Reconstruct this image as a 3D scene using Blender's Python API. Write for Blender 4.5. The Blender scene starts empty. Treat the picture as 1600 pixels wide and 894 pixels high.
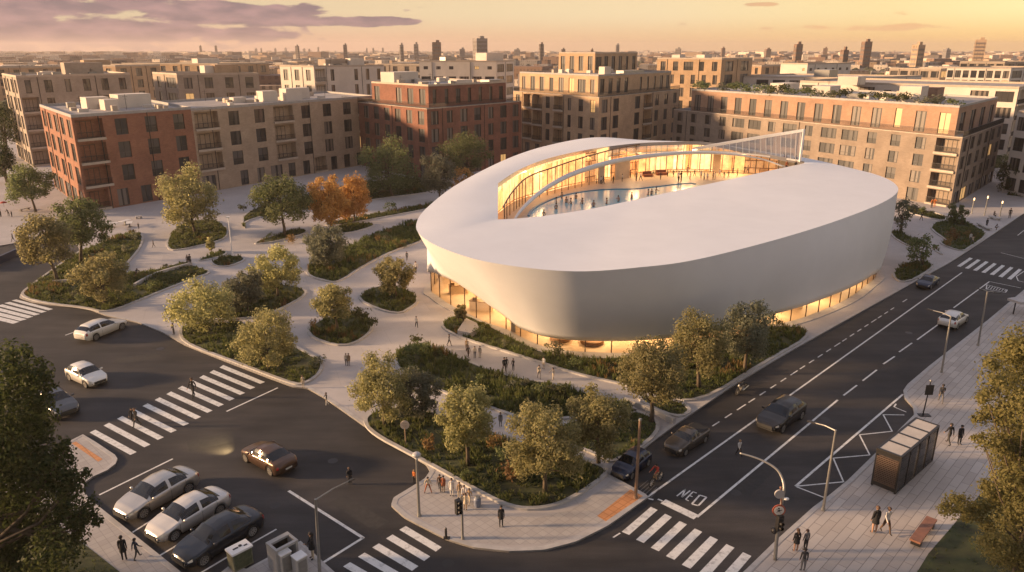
import bpy, bmesh, math, random
from mathutils import Vector, Matrix, noise
from mathutils.geometry import tessellate_polygon
random.seed(7)
SC = bpy.context.scene
COL = SC.collection
R = math.radians
# ------------------------------------------------------------------ camera
H = 28.0; PITCH = R(17.8); FPX = 1150.0
SP, CP = math.sin(PITCH), math.cos(PITCH)
cam = bpy.data.cameras.new('camera'); camo = bpy.data.objects.new('camera', cam); COL.objects.link(camo)
camo.location = (0, 0, H); camo.rotation_euler = (R(90) - PITCH, 0, 0)
cam.sensor_width = 36; cam.lens = 36 * FPX / 1600; cam.clip_end = 20000; cam.clip_start = .5
SC.camera = camo
def at(px, py, z=0.0):
    u = (px - 800) / FPX; v = (py - 447) / FPX
    t = (z - H) / -(SP + v * CP)
    return Vector((u * t, (CP - v * SP) * t, z))
def ang(py): return PITCH + math.atan((py - 447) / FPX)
def hz(py, Y): return H - Y * math.tan(ang(py))          # height seen on row py at depth Y
def xat(px, Y, z): return (px - 800) / FPX * (Y * CP - (z - H) * SP)
def pt(px, Y, z): return Vector((xat(px, Y, z), Y, z))
def tall(px, py, top):                                      # height of an upright whose foot is at px,py
    p = at(px, py); return hz(top, p.y)
# ------------------------------------------------------------------ objects
class MB:
    def __init__(s): s.v = []; s.f = []; s.m = []
    def add(s, vs, fs, m=0):
        o = len(s.v); s.v += [tuple(p) for p in vs]
        for f in fs: s.f.append([i + o for i in f]); s.m.append(m)
        return s
    def quad(s, a, b, c, d, m=0): return s.add([a, b, c, d], [(0, 1, 2, 3)], m)
    def box(s, cx, cy, z0, sx, sy, sz, rz=0, m=0):
        c, n = math.cos(rz), math.sin(rz); vs = []
        for dz in (0, sz):
            for dx, dy in ((-1, -1), (1, -1), (1, 1), (-1, 1)):
                x, y = dx * sx / 2, dy * sy / 2
                vs.append((cx + x * c - y * n, cy + x * n + y * c, z0 + dz))
        return s.add(vs, [(3, 2, 1, 0), (4, 5, 6, 7), (0, 1, 5, 4), (1, 2, 6, 5), (2, 3, 7, 6), (3, 0, 4, 7)], m)
    def beam(s, p, q, w, h=None, m=0, up=(0, 0, 1)):
        p, q = Vector(p), Vector(q); h = h or w; d = (q - p).normalized(); u = Vector(up)
        if abs(d.dot(u)) > .95: u = Vector((1, 0, 0))
        a = d.cross(u).normalized() * w / 2; b = a.cross(d).normalized() * h / 2
        vs = [p - a - b, p + a - b, p + a + b, p - a + b, q - a - b, q + a - b, q + a + b, q - a + b]
        return s.add(vs, [(3, 2, 1, 0), (4, 5, 6, 7), (0, 1, 5, 4), (1, 2, 6, 5), (2, 3, 7, 6), (3, 0, 4, 7)], m)
    def tube(s, pts, rad, n=8, m=0, caps=True):
        pts = [Vector(p) for p in pts]; k = len(pts)
        if not isinstance(rad, (list, tuple)): rad = [rad] * k
        vs = []; u = None
        for i, p in enumerate(pts):
            d = (pts[min(i + 1, k - 1)] - pts[max(i - 1, 0)]).normalized()
            if u is None:
                u = Vector((1, 0, 0)) if abs(d.x) < .9 else Vector((0, 1, 0))
            u = (u - d * u.dot(d)).normalized(); w = d.cross(u)
            for j in range(n):
                t = 2 * math.pi * j / n
                vs.append(p + (u * math.cos(t) + w * math.sin(t)) * rad[i])
        fs = [(i * n + j, i * n + (j + 1) % n, (i + 1) * n + (j + 1) % n, (i + 1) * n + j) for i in range(k - 1) for j in range(n)]
        if caps: fs += [tuple(range(n))[::-1], tuple((k - 1) * n + j for j in range(n))]
        return s.add(vs, fs, m)
    def ball(s, c, r, n=12, k=8, m=0, sc=(1, 1, 1)):
        vs = []; fs = []
        for i in range(k + 1):
            a = math.pi * i / k
            for j in range(n):
                t = 2 * math.pi * j / n
                vs.append((c[0] + r * sc[0] * math.sin(a) * math.cos(t), c[1] + r * sc[1] * math.sin(a) * math.sin(t), c[2] + r * sc[2] * math.cos(a)))
        for i in range(k):
            for j in range(n): fs.append((i * n + j, (i + 1) * n + j, (i + 1) * n + (j + 1) % n, i * n + (j + 1) % n))
        return s.add(vs, fs, m)
    def poly(s, pts, z=None, m=0):
        P = [Vector((p[0], p[1], p[2] if z is None and len(p) > 2 else (z or 0))) for p in pts]
        for t in tessellate_polygon([P]):
            a, b, c = (P[i] for i in t)
            if (b - a).cross(c - a).z < 0: b, c = c, b
            s.add([a, b, c], [(0, 1, 2)], m)
        return s
    def skirt(s, pts, z0, z1, m=0):
        k = len(pts)
        for i in range(k):
            a, b = pts[i], pts[(i + 1) % k]
            s.quad((a[0], a[1], z0), (b[0], b[1], z0), (b[0], b[1], z1), (a[0], a[1], z1), m)
        return s
    def mesh(s, name, mats, smooth=False):
        me = bpy.data.meshes.new(name); me.from_pydata(s.v, [], s.f)
        for mm in (mats if isinstance(mats, (list, tuple)) else [mats]): me.materials.append(mm)
        me.polygons.foreach_set('material_index', s.m)
        if smooth: me.polygons.foreach_set('use_smooth', [True] * len(s.f))
        me.update(); return me
    def build(s, name, mats, parent=None, smooth=False):
        return put(name, s.mesh(name, mats, smooth), parent)
def put(name, me, parent=None, loc=None, rz=None):
    o = bpy.data.objects.new(name, me); COL.objects.link(o)
    if parent: o.parent = parent
    if loc is not None: o.location = loc
    if rz is not None: o.rotation_euler = (0, 0, rz)
    return o
def tag(o, label=None, cat=None, group=None, kind=None):
    if label: o['label'] = label
    if cat: o['category'] = cat
    if group: o['group'] = group
    if kind: o['kind'] = kind
    return o
def thing(name, label, cat, loc=(0, 0, 0), rz=0, group=None):
    return tag(put(name, None, None, loc, rz), label, cat, group)
def copy_tree(o, parent=None):
    c = o.copy(); COL.objects.link(c); c.parent = parent
    for ch in [x for x in KIDS.get(o.name, ())]: copy_tree(ch, c)
    return c
KIDS = {}
def learn(o):
    KIDS[o.name] = list(o.children)
    for c in o.children: learn(c)
def chaikin(P, n=2):
    P = [Vector(p) for p in P]
    for _ in range(n):
        Q = []
        for i in range(len(P)):
            a, b = P[i], P[(i + 1) % len(P)]
            Q += [a * .75 + b * .25, a * .25 + b * .75]
        P = Q
    return P
def crom(P, per=8, closed=False):
    P = [Vector(p) for p in P]; n = len(P); out = []
    for i in range(n if closed else n - 1):
        if closed: a, b, c, d = P[i - 1], P[i], P[(i + 1) % n], P[(i + 2) % n]
        else: a, b, c, d = P[max(i - 1, 0)], P[i], P[i + 1], P[min(i + 2, n - 1)]
        for k in range(per):
            t = k / per
            out.append(.5 * (2 * b + (c - a) * t + (2 * a - 5 * b + 4 * c - d) * t * t + (3 * b - a - 3 * c + d) * t ** 3))
    if not closed: out.append(P[-1])
    return out
def area(P): return sum(P[i - 1][0] * P[i][1] - P[i][0] * P[i - 1][1] for i in range(len(P))) / 2
def ccw(P): return P if area(P) > 0 else P[::-1]
def inset(P, d):
    n = len(P); out = []
    for i in range(n):
        a, b, c = P[i - 1], P[i], P[(i + 1) % n]
        e = Vector((b[0] - a[0], b[1] - a[1], 0)); f = Vector((c[0] - b[0], c[1] - b[1], 0))
        if e.length: e.normalize()
        if f.length: f.normalize()
        t = e + f
        if t.length < 1e-6: t = e
        t.normalize(); out.append(Vector((b[0] - t.y * d, b[1] + t.x * d, 0)))
    return out
def inside(p, P):
    c = False; j = len(P) - 1
    for i in range(len(P)):
        if (P[i][1] > p[1]) != (P[j][1] > p[1]) and p[0] < (P[j][0] - P[i][0]) * (p[1] - P[i][1]) / (P[j][1] - P[i][1]) + P[i][0]: c = not c
        j = i
    return c
# ------------------------------------------------------------------ materials
def nmat(name):
    m = bpy.data.materials.new(name); m.use_nodes = True; nt = m.node_tree
    return m, nt, nt.nodes, nt.links, nt.nodes['Principled BSDF']
def rgb(c): return (c[0], c[1], c[2], 1)
def mat(name, col, rough=.7, var=.18, scale=1.5, metal=0, bump=0, coat=0, col2=None, spec=.5, emit=None, es=0):
    m, nt, N, L, b = nmat(name)
    b.inputs['Roughness'].default_value = rough; b.inputs['Metallic'].default_value = metal
    b.inputs['Specular IOR Level'].default_value = spec; b.inputs['Coat Weight'].default_value = coat
    b.inputs['Base Color'].default_value = rgb(col)
    if emit: b.inputs['Emission Color'].default_value = rgb(emit); b.inputs['Emission Strength'].default_value = es
    if var or bump:
        tc = N.new('ShaderNodeTexCoord'); nz = N.new('ShaderNodeTexNoise'); L.new(tc.outputs['Object'], nz.inputs['Vector'])
        nz.inputs['Scale'].default_value = scale; nz.inputs['Detail'].default_value = 5; nz.inputs['Roughness'].default_value = .65
        mx = N.new('ShaderNodeMix'); mx.data_type = 'RGBA'
        c2 = col2 or [c * (1 + var) for c in col]; c1 = col if col2 else [c * (1 - var) for c in col]
        mr = N.new('ShaderNodeMapRange'); mr.inputs[1].default_value = .32; mr.inputs[2].default_value = .68
        L.new(nz.outputs['Fac'], mr.inputs[0]); L.new(mr.outputs[0], mx.inputs[0])
        mx.inputs[6].default_value = rgb(c1); mx.inputs[7].default_value = rgb(c2)
        L.new(mx.outputs[2], b.inputs['Base Color'])
        if bump:
            bp = N.new('ShaderNodeBump'); bp.inputs['Strength'].default_value = bump; bp.inputs['Distance'].default_value = .05
            L.new(nz.outputs['Fac'], bp.inputs['Height']); L.new(bp.outputs[0], b.inputs['Normal'])
    return m
def brickmat(name, c1, c2, mortar, bw, bh, ms, rough=.85, rot=0, big=.2, bump=.2, vertical=False, offset=.5, big_scale=.12):
    m, nt, N, L, b = nmat(name); b.inputs['Roughness'].default_value = rough
    tc = N.new('ShaderNodeTexCoord'); mp = N.new('ShaderNodeMapping'); br = N.new('ShaderNodeTexBrick')
    if vertical:                                            # wall: u = along the wall, v = height, taken from world position and normal
        ge = N.new('ShaderNodeNewGeometry'); sx = N.new('ShaderNodeSeparateXYZ'); L.new(ge.outputs['Position'], sx.inputs[0])
        sn = N.new('ShaderNodeSeparateXYZ'); L.new(ge.outputs['True Normal'], sn.inputs[0])
        m1 = N.new('ShaderNodeMath'); m1.operation = 'MULTIPLY'; L.new(sx.outputs['X'], m1.inputs[0]); L.new(sn.outputs['Y'], m1.inputs[1])
        m2 = N.new('ShaderNodeMath'); m2.operation = 'MULTIPLY'; L.new(sx.outputs['Y'], m2.inputs[0]); L.new(sn.outputs['X'], m2.inputs[1])
        m3 = N.new('ShaderNodeMath'); m3.operation = 'SUBTRACT'; L.new(m1.outputs[0], m3.inputs[0]); L.new(m2.outputs[0], m3.inputs[1])
        cx = N.new('ShaderNodeCombineXYZ'); L.new(m3.outputs[0], cx.inputs['X']); L.new(sx.outputs['Z'], cx.inputs['Y']); L.new(cx.outputs[0], mp.inputs['Vector'])
    else:
        L.new(tc.outputs['Object'], mp.inputs['Vector']); mp.inputs['Rotation'].default_value = (0, 0, rot)
    L.new(mp.outputs[0], br.inputs['Vector'])
    br.inputs['Color1'].default_value = rgb(c1); br.inputs['Color2'].default_value = rgb(c2); br.inputs['Mortar'].default_value = rgb(mortar)
    br.inputs['Scale'].default_value = 1; br.inputs['Brick Width'].default_value = bw; br.inputs['Row Height'].default_value = bh
    br.inputs['Mortar Size'].default_value = ms; br.offset = offset
    nz = N.new('ShaderNodeTexNoise'); L.new(tc.outputs['Object'], nz.inputs['Vector']); nz.inputs['Scale'].default_value = big_scale; nz.inputs['Detail'].default_value = 7; nz.inputs['Roughness'].default_value = .7
    mr = N.new('ShaderNodeMapRange'); mr.inputs[1].default_value = .3; mr.inputs[2].default_value = .7; mr.inputs[3].default_value = 1 - big; mr.inputs[4].default_value = 1 + big
    L.new(nz.outputs['Fac'], mr.inputs[0])
    mu = N.new('ShaderNodeMix'); mu.data_type = 'RGBA'; mu.blend_type = 'MULTIPLY'; mu.inputs[0].default_value = 1
    L.new(br.outputs['Color'], mu.inputs[6]); L.new(mr.outputs[0], mu.inputs[7]); L.new(mu.outputs[2], b.inputs['Base Color'])
    if bump:
        bp = N.new('ShaderNodeBump'); bp.inputs['Strength'].default_value = bump; bp.inputs['Distance'].default_value = .02; bp.invert = True
        L.new(br.outputs['Fac'], bp.inputs['Height']); L.new(bp.outputs[0], b.inputs['Normal'])
    return m
def leafmat(name, c1, c2, trans=.35):
    m, nt, N, L, b = nmat(name)
    ge = N.new('ShaderNodeNewGeometry'); oi = N.new('ShaderNodeObjectInfo')
    mx = N.new('ShaderNodeMix'); mx.data_type = 'RGBA'; mx.inputs[6].default_value = rgb(c1); mx.inputs[7].default_value = rgb(c2)
    L.new(ge.outputs['Random Per Island'], mx.inputs[0])
    hs = N.new('ShaderNodeHueSaturation'); L.new(mx.outputs[2], hs.inputs['Color'])
    mr = N.new('ShaderNodeMapRange'); mr.inputs[3].default_value = .492; mr.inputs[4].default_value = .512; L.new(oi.outputs['Random'], mr.inputs[0]); L.new(mr.outputs[0], hs.inputs['Hue'])
    mv = N.new('ShaderNodeMapRange'); mv.inputs[3].default_value = .8; mv.inputs[4].default_value = 1.2; L.new(oi.outputs['Random'], mv.inputs[0]); L.new(mv.outputs[0], hs.inputs['Value'])
    L.new(hs.outputs[0], b.inputs['Base Color']); b.inputs['Roughness'].default_value = .65; b.inputs['Specular IOR Level'].default_value = .25
    tr = N.new('ShaderNodeBsdfTranslucent'); h2 = N.new('ShaderNodeHueSaturation'); h2.inputs['Value'].default_value = 1.6; L.new(hs.outputs[0], h2.inputs['Color']); L.new(h2.outputs[0], tr.inputs['Color'])
    ms = N.new('ShaderNodeMixShader'); ms.inputs[0].default_value = min(.6, trans + .1)
    L.new(b.outputs[0], ms.inputs[1]); L.new(tr.outputs[0], ms.inputs[2]); L.new(ms.outputs[0], N['Material Output'].inputs['Surface'])
    return m
def glassmat(name, tint=(.9, .92, .93), refl=.16, rough=.03):
    m, nt, N, L, b = nmat(name); N.remove(b)
    t = N.new('ShaderNodeBsdfTransparent'); t.inputs['Color'].default_value = rgb(tint)
    g = N.new('ShaderNodeBsdfGlossy'); g.inputs['Roughness'].default_value = rough
    lw = N.new('ShaderNodeFresnel'); lw.inputs['IOR'].default_value = 1.5
    ad = N.new('ShaderNodeMath'); ad.operation = 'MAXIMUM'; ad.inputs[1].default_value = refl; L.new(lw.outputs[0], ad.inputs[0])
    ms = N.new('ShaderNodeMixShader'); L.new(ad.outputs[0], ms.inputs[0]); L.new(t.outputs[0], ms.inputs[1]); L.new(g.outputs[0], ms.inputs[2])
    L.new(ms.outputs[0], N['Material Output'].inputs['Surface']); return m
def glowmat(name, c1, c2, strength, bw=2.2, bh=3.0):
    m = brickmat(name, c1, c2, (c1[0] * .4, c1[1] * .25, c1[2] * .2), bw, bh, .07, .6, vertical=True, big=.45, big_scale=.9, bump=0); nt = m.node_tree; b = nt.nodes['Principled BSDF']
    nt.links.new(b.inputs['Base Color'].links[0].from_socket, b.inputs['Emission Color']); b.inputs['Emission Strength'].default_value = strength  # wall colour is emitted too: interior light put into the material
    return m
M = {}
M['concrete_trim'] = mat('concrete_trim', (.36, .34, .32), .85, .15, 2)
M['kerb'] = mat('kerb_stone', (.42, .40, .38), .85, .14, 1.2)
M['steel'] = mat('galvanised_steel', (.30, .29, .27), .45, .1, 4, .6)
M['dark_metal'] = mat('dark_metal', (.028, .026, .025), .45, .1, 4, .3)
M['black'] = mat('black_rubber', (.018, .018, .019), .7, .1, 5)
M['white_paint'] = mat('white_painted_metal', (.75, .74, .72), .4, .05, 2)
M['soil'] = mat('soil', (.035, .035, .016), .95, .4, .6, col2=(.075, .085, .028))
M['bark'] = mat('bark', (.10, .075, .05), .9, .3, 3, bump=.3)
def roadmarkmat():
    m, nt, N, L, b = nmat('road_paint'); b.inputs['Roughness'].default_value = .7
    tc = N.new('ShaderNodeTexCoord'); nz = N.new('ShaderNodeTexNoise'); nz.inputs['Scale'].default_value = 2.2; nz.inputs['Detail'].default_value = 8; nz.inputs['Roughness'].default_value = .75
    L.new(tc.outputs['Object'], nz.inputs['Vector']); cr = N.new('ShaderNodeValToRGB'); L.new(nz.outputs['Fac'], cr.inputs[0])
    cr.color_ramp.elements[0].position = .28; cr.color_ramp.elements[0].color = (.22, .21, .20, 1); cr.color_ramp.elements[1].position = .5; cr.color_ramp.elements[1].color = (.70, .69, .66, 1)
    L.new(cr.outputs[0], b.inputs['Base Color']); return m
M['paint'] = roadmarkmat()
def asphaltmat():
    m, nt, N, L, b = nmat('asphalt')
    tc = N.new('ShaderNodeTexCoord')
    def nz(s, d, r=.6, vec=None):
        n = N.new('ShaderNodeTexNoise'); n.inputs['Scale'].default_value = s; n.inputs['Detail'].default_value = d; n.inputs['Roughness'].default_value = r
        L.new(vec or tc.outputs['Object'], n.inputs['Vector']); return n
    mp = N.new('ShaderNodeMapping'); mp.inputs['Rotation'].default_value = (0, 0, R(-45)); mp.inputs['Scale'].default_value = (.35, 2.2, 1); L.new(tc.outputs['Object'], mp.inputs[0])
    a = nz(.09, 4); c = nz(14, 3); s = nz(.35, 4, .6, mp.outputs[0])
    r1 = N.new('ShaderNodeValToRGB'); L.new(a.outputs['Fac'], r1.inputs[0])
    r1.color_ramp.elements[0].position = .35; r1.color_ramp.elements[0].color = (.026, .0245, .0245, 1); r1.color_ramp.elements[1].position = .65; r1.color_ramp.elements[1].color = (.056, .050, .047, 1)
    def mul(x, fac, lo, hi):
        mr = N.new('ShaderNodeMapRange'); mr.inputs[1].default_value = .3; mr.inputs[2].default_value = .7; mr.inputs[3].default_value = lo; mr.inputs[4].default_value = hi; L.new(fac, mr.inputs[0])
        mx = N.new('ShaderNodeMix'); mx.data_type = 'RGBA'; mx.blend_type = 'MULTIPLY'; mx.inputs[0].default_value = 1; L.new(x, mx.inputs[6]); L.new(mr.outputs[0], mx.inputs[7]); return mx.outputs[2]
    x = mul(r1.outputs[0], s.outputs['Fac'], .68, 1.3); x = mul(x, c.outputs['Fac'], .8, 1.2)
    L.new(x, b.inputs['Base Color']); b.inputs['Roughness'].default_value = .75; b.inputs['Specular IOR Level'].default_value = .35
    bp = N.new('ShaderNodeBump'); bp.inputs['Strength'].default_value = .15; bp.inputs['Distance'].default_value = .02; L.new(c.outputs['Fac'], bp.inputs['Height']); L.new(bp.outputs[0], b.inputs['Normal'])
    return m
M['asphalt'] = asphaltmat()
ROADROT = -math.atan2((at(1503, 426) - at(1011, 776)).y, (at(1503, 426) - at(1011, 776)).x)
M['plaza'] = brickmat('plaza_concrete', (.40, .37, .355), (.43, .40, .385), (.33, .305, .29), 6.0, 4.0, .018, .8, R(-20), .14, .1)
M['paver'] = brickmat('square_pavers', (.37, .34, .32), (.42, .39, .365), (.30, .28, .265), .5, .5, .018, .85, ROADROT, .12, .25, offset=0)
M['plank'] = brickmat('long_slab_pavers', (.40, .35, .31), (.49, .44, .395), (.21, .185, .165), 1.9, .52, .018, .8, ROADROT, .12, .3)
M['tactile'] = brickmat('orange_tactile', (.55, .25, .10), (.60, .28, .12), (.42, .18, .07), .5, .5, .03, .8, ROADROT, .1, .3, offset=0)
M['roof'] = mat('roof_membrane', (.27, .26, .255), .8, .2, .4)
M['gravel_roof'] = mat('gravel_roof', (.33, .30, .28), .9, .25, .5)
# ------------------------------------------------------------------ light
SUN_AZ = R(-91); SUN_EL = R(11)                            # azimuth from +Y towards +X
sd = Vector((math.sin(SUN_AZ) * math.cos(SUN_EL), math.cos(SUN_AZ) * math.cos(SUN_EL), math.sin(SUN_EL)))
sl = bpy.data.lights.new('sun', 'SUN'); sl.energy = 5.0; sl.angle = R(4); sl.color = (1, .64, .35)
so = bpy.data.objects.new('sun', sl); COL.objects.link(so); so.rotation_euler = (-sd).to_track_quat('-Z', 'Y').to_euler()
W = bpy.data.worlds.new('World'); SC.world = W; W.use_nodes = True
def world():
    nt = W.node_tree; N = nt.nodes; L = nt.links; N.clear()
    out = N.new('ShaderNodeOutputWorld'); bg = N.new('ShaderNodeBackground'); L.new(bg.outputs[0], out.inputs[0])
    tc = N.new('ShaderNodeTexCoord'); sx = N.new('ShaderNodeSeparateXYZ'); L.new(tc.outputs['Generated'], sx.inputs[0])
    def math_(op, a, b=None, c=None):
        n = N.new('ShaderNodeMath'); n.operation = op
        for i, v in enumerate((a, b, c)):
            if v is None: continue
            if isinstance(v, (int, float)): n.inputs[i].default_value = v
            else: L.new(v, n.inputs[i])
        return n.outputs[0]
    def rng(v, a, b, c=0., d=1., clamp=True, smooth=False):
        n = N.new('ShaderNodeMapRange'); n.clamp = clamp
        if smooth: n.interpolation_type = 'SMOOTHSTEP'
        for i, x in enumerate((a, b, c, d)): n.inputs[i + 1].default_value = x
        L.new(v, n.inputs[0]); return n.outputs[0]
    def mix(f, a, b, mode='MIX'):
        n = N.new('ShaderNodeMix'); n.data_type = 'RGBA'; n.blend_type = mode
        for i, v in ((0, f), (6, a), (7, b)):
            if isinstance(v, (int, float)): n.inputs[i].default_value = v
            elif isinstance(v, tuple): n.inputs[i].default_value = rgb(v)
            else: L.new(v, n.inputs[i])
        return n.outputs[2]
    el = math_('DIVIDE', math_('ARCSINE', sx.outputs['Z']), R(1)); az = math_('DIVIDE', math_('ARCTAN2', sx.outputs['X'], sx.outputs['Y']), R(1))
    lr = rng(az, -36, 36, smooth=False)
    def ramp(v, st):
        r = N.new('ShaderNodeValToRGB'); L.new(v, r.inputs[0]); e = r.color_ramp.elements
        e[0].position = st[0][0]; e[0].color = rgb(st[0][1]); e[1].position = st[-1][0]; e[1].color = rgb(st[-1][1])
        for p, c in st[1:-1]:
            x = e.new(p); x.color = rgb(c)
        return r.outputs[0]
    hor = ramp(lr, [(0, (.47, .29, .25)), (.35, (.73, .42, .26)), (.65, (.80, .48, .23)), (.86, (.93, .54, .19)), (1, (1.05, .60, .17))])
    top = ramp(lr, [(0, (.60, .50, .32)), (.35, (.76, .59, .36)), (.65, (.87, .68, .40)), (.85, (.95, .74, .36)), (1, (1.12, .90, .42))])
    low = mix(1., mix(rng(el, .1, 2.6, smooth=True), hor, top), (.555, .555, .56), 'MULTIPLY')
    ns = N.new('ShaderNodeTexSky'); ns.sky_type = 'NISHITA'; ns.sun_disc = False; ns.sun_elevation = SUN_EL; ns.sun_rotation = SUN_AZ; ns.altitude = 50; ns.dust_density = 3
    nish = mix(1., ns.outputs[0], (.075, .075, .075), 'MULTIPLY')
    warmtop = mix(rng(az, -60, 60), (.46, .455, .53), (.54, .485, .50))
    up = mix(1., mix(.62, nish, warmtop), (.71, .715, .75), 'MULTIPLY')
    sky = mix(rng(el, 4, 13, smooth=True), low, up)
    sky = mix(rng(math_('ABSOLUTE', az), 70, 130, 1, .72), (0, 0, 0), sky)
    # clouds: banks low over the left horizon
    cv = N.new('ShaderNodeCombineXYZ'); L.new(math_('MULTIPLY', az, .27), cv.inputs[0]); L.new(math_('MULTIPLY', el, 1.0), cv.inputs[1])
    nz = N.new('ShaderNodeTexNoise'); nz.inputs['Scale'].default_value = 1.0; nz.inputs['Detail'].default_value = 8; nz.inputs['Roughness'].default_value = .58; nz.inputs['Distortion'].default_value = .25
    mp = N.new('ShaderNodeMapping'); mp.inputs['Location'].default_value = (2.3, 5.15, 0); L.new(cv.outputs[0], mp.inputs[0]); L.new(mp.outputs[0], nz.inputs['Vector'])
    def bank(a0, e0, ra, re):
        da = math_('DIVIDE', math_('SUBTRACT', az, a0), ra); de = math_('DIVIDE', math_('SUBTRACT', el, e0), re)
        return math_('SUBTRACT', 1, math_('ADD', math_('MULTIPLY', da, da), math_('MULTIPLY', de, de)))
    b = None
    for a0, e0, ra, re, w in ((-32.5, 2.7, 8.0, .85, 1.1), (-20.0, 2.35, 6.6, .85, 1.15), (-13.5, 1.95, 4.5, .4, 1), (-10, 1.95, 3.5, .32, 1), (-31, .95, 15, 1.05, .8), (24.5, 1.4, 4, .26, .75), (17.5, 3.0, 1.2, .14, .7)):
        k = math_('MULTIPLY', math_('MAXIMUM', bank(a0, e0, ra, re), -1.0), w)
        b = k if b is None else math_('MAXIMUM', b, k)
    dens = math_('ADD', math_('MULTIPLY', b, .75), math_('MULTIPLY', math_('SUBTRACT', nz.outputs['Fac'], .5), 2.9))
    cm = rng(dens, -.12, .2, 0, 1, smooth=True)
    nz2 = N.new('ShaderNodeTexNoise'); nz2.inputs['Scale'].default_value = 1.6; nz2.inputs['Detail'].default_value = 6; L.new(mp.outputs[0], nz2.inputs['Vector'])
    ccol = mix(rng(nz2.outputs['Fac'], .38, .66), (.105, .072, .094), (.22, .13, .14))
    ccol = mix(rng(az, 0, 22), ccol, (.47, .27, .13))
    fin = mix(math_('MULTIPLY', cm, .9), sky, ccol)
    L.new(fin, bg.inputs['Color']); bg.inputs['Strength'].default_value = 1.0
world()
SC.view_settings.view_transform = 'Standard'; SC.view_settings.look = 'None'; SC.view_settings.gamma = 1; SC.view_settings.exposure = 1.0
SC.cycles.max_bounces = 6; SC.cycles.diffuse_bounces = 3; SC.cycles.glossy_bounces = 3; SC.cycles.transparent_max_bounces = 12; SC.cycles.transmission_bounces = 4
SC.cycles.use_denoising = True; SC.cycles.caustics_reflective = False; SC.cycles.caustics_refractive = False; SC.cycles.sample_clamp_indirect = 4
SC.cycles.volume_bounces = 0
HAZE=.00016
# ------------------------------------------------------------------ ground, roads, pavements
g = MB(); g.quad((-9000, -300, -.03), (9000, -300, -.03), (9000, 12000, -.03), (-9000, 12000, -.03))
tag(g.build('ground', mat('city_ground', (.085, .072, .055), .95, .3, .02, col2=(.15, .125, .10))), kind='structure')
g = MB(); g.quad((-260, -40, 0), (330, -40, 0), (330, 330, 0), (-260, 330, 0))
tag(g.build('road', M['asphalt']), kind='structure')
def slab(name, P, z, m, kerb=.28, kz=.015, z0=0):
    P = ccw(P); b = MB(); b.poly(P, z, 0); b.skirt(P, z0, z, 0)
    tag(b.build(name, m), kind='structure')
    if kerb:
        Q = inset(P, kerb); k = MB(); n = len(P)
        for i in range(n):
            j = (i + 1) % n
            k.quad((P[i][0], P[i][1], z + kz), (P[j][0], P[j][1], z + kz), (Q[j][0], Q[j][1], z + kz), (Q[i][0], Q[i][1], z + kz))
            k.quad((P[i][0], P[i][1], z0), (P[j][0], P[j][1], z0), (P[j][0], P[j][1], z + kz), (P[i][0], P[i][1], z + kz))
            k.quad((Q[j][0], Q[j][1], z), (Q[i][0], Q[i][1], z), (Q[i][0], Q[i][1], z + kz), (Q[j][0], Q[j][1], z + kz))
        tag(k.build('kerb', M['kerb']), kind='structure')
    return P
def gp(L): return [at(*p) for p in L]
# the whole square, one raised slab with a rounded kerb line along both streets
edge = [(-60, 395), (60, 375), (112, 372), (126, 392), (70, 430), (36, 455), (30, 466), (50, 473), (80, 478), (134, 482), (164, 494), (215, 505), (255, 521), (290, 541),
        (350, 565), (415, 590), (458, 606), (480, 608), (508, 624), (552, 655), (600, 689), (640, 712), (666, 728), (672, 738), (664, 750), (640, 765), (615, 780), (611, 792), (632, 811), (698, 845), (740, 858),
        (795, 864), (850, 862), (900, 849), (950, 824), (1013, 779), (1008, 774), (952, 744), (1056, 665), (1152, 600), (1237, 549), (1418, 448), (1485, 411), (1546, 371), (1600, 334), (1660, 298)]
E1 = [at(*p) for p in edge]
E2 = []
for i, p in enumerate(E1):                                  # round every bend a little
    if 0 < i < len(E1) - 1 and edge[i] not in ((1013, 779), (1008, 774), (952, 744)):
        a, c = E1[i - 1], E1[i + 1]; E2 += [p * .78 + a * .22, p * .95 + (a + c) * .025, p * .78 + c * .22]
    else: E2.append(p)
E2 += [Vector((200, 160, 0)), Vector((260, 330, 0)), Vector((-260, 330, 0)), Vector((-230, 118, 0))]
slab('plaza_paving', E2, .12, M['plaza'], .35)
# paved apron round the corner crossing
ap = gp([(612, 791), (634, 809), (698, 843), (740, 856), (795, 861), (850, 859), (900, 846), (948, 822), (1010, 777), (953, 748), (930, 765), (885, 795), (840, 806), (795, 803), (745, 778), (700, 750), (674, 734), (668, 750), (640, 767), (616, 781)])
b = MB(); b.poly(inset(ccw(ap), .38), .124); tag(b.build('corner_paving', M['paver']), kind='structure')
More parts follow.
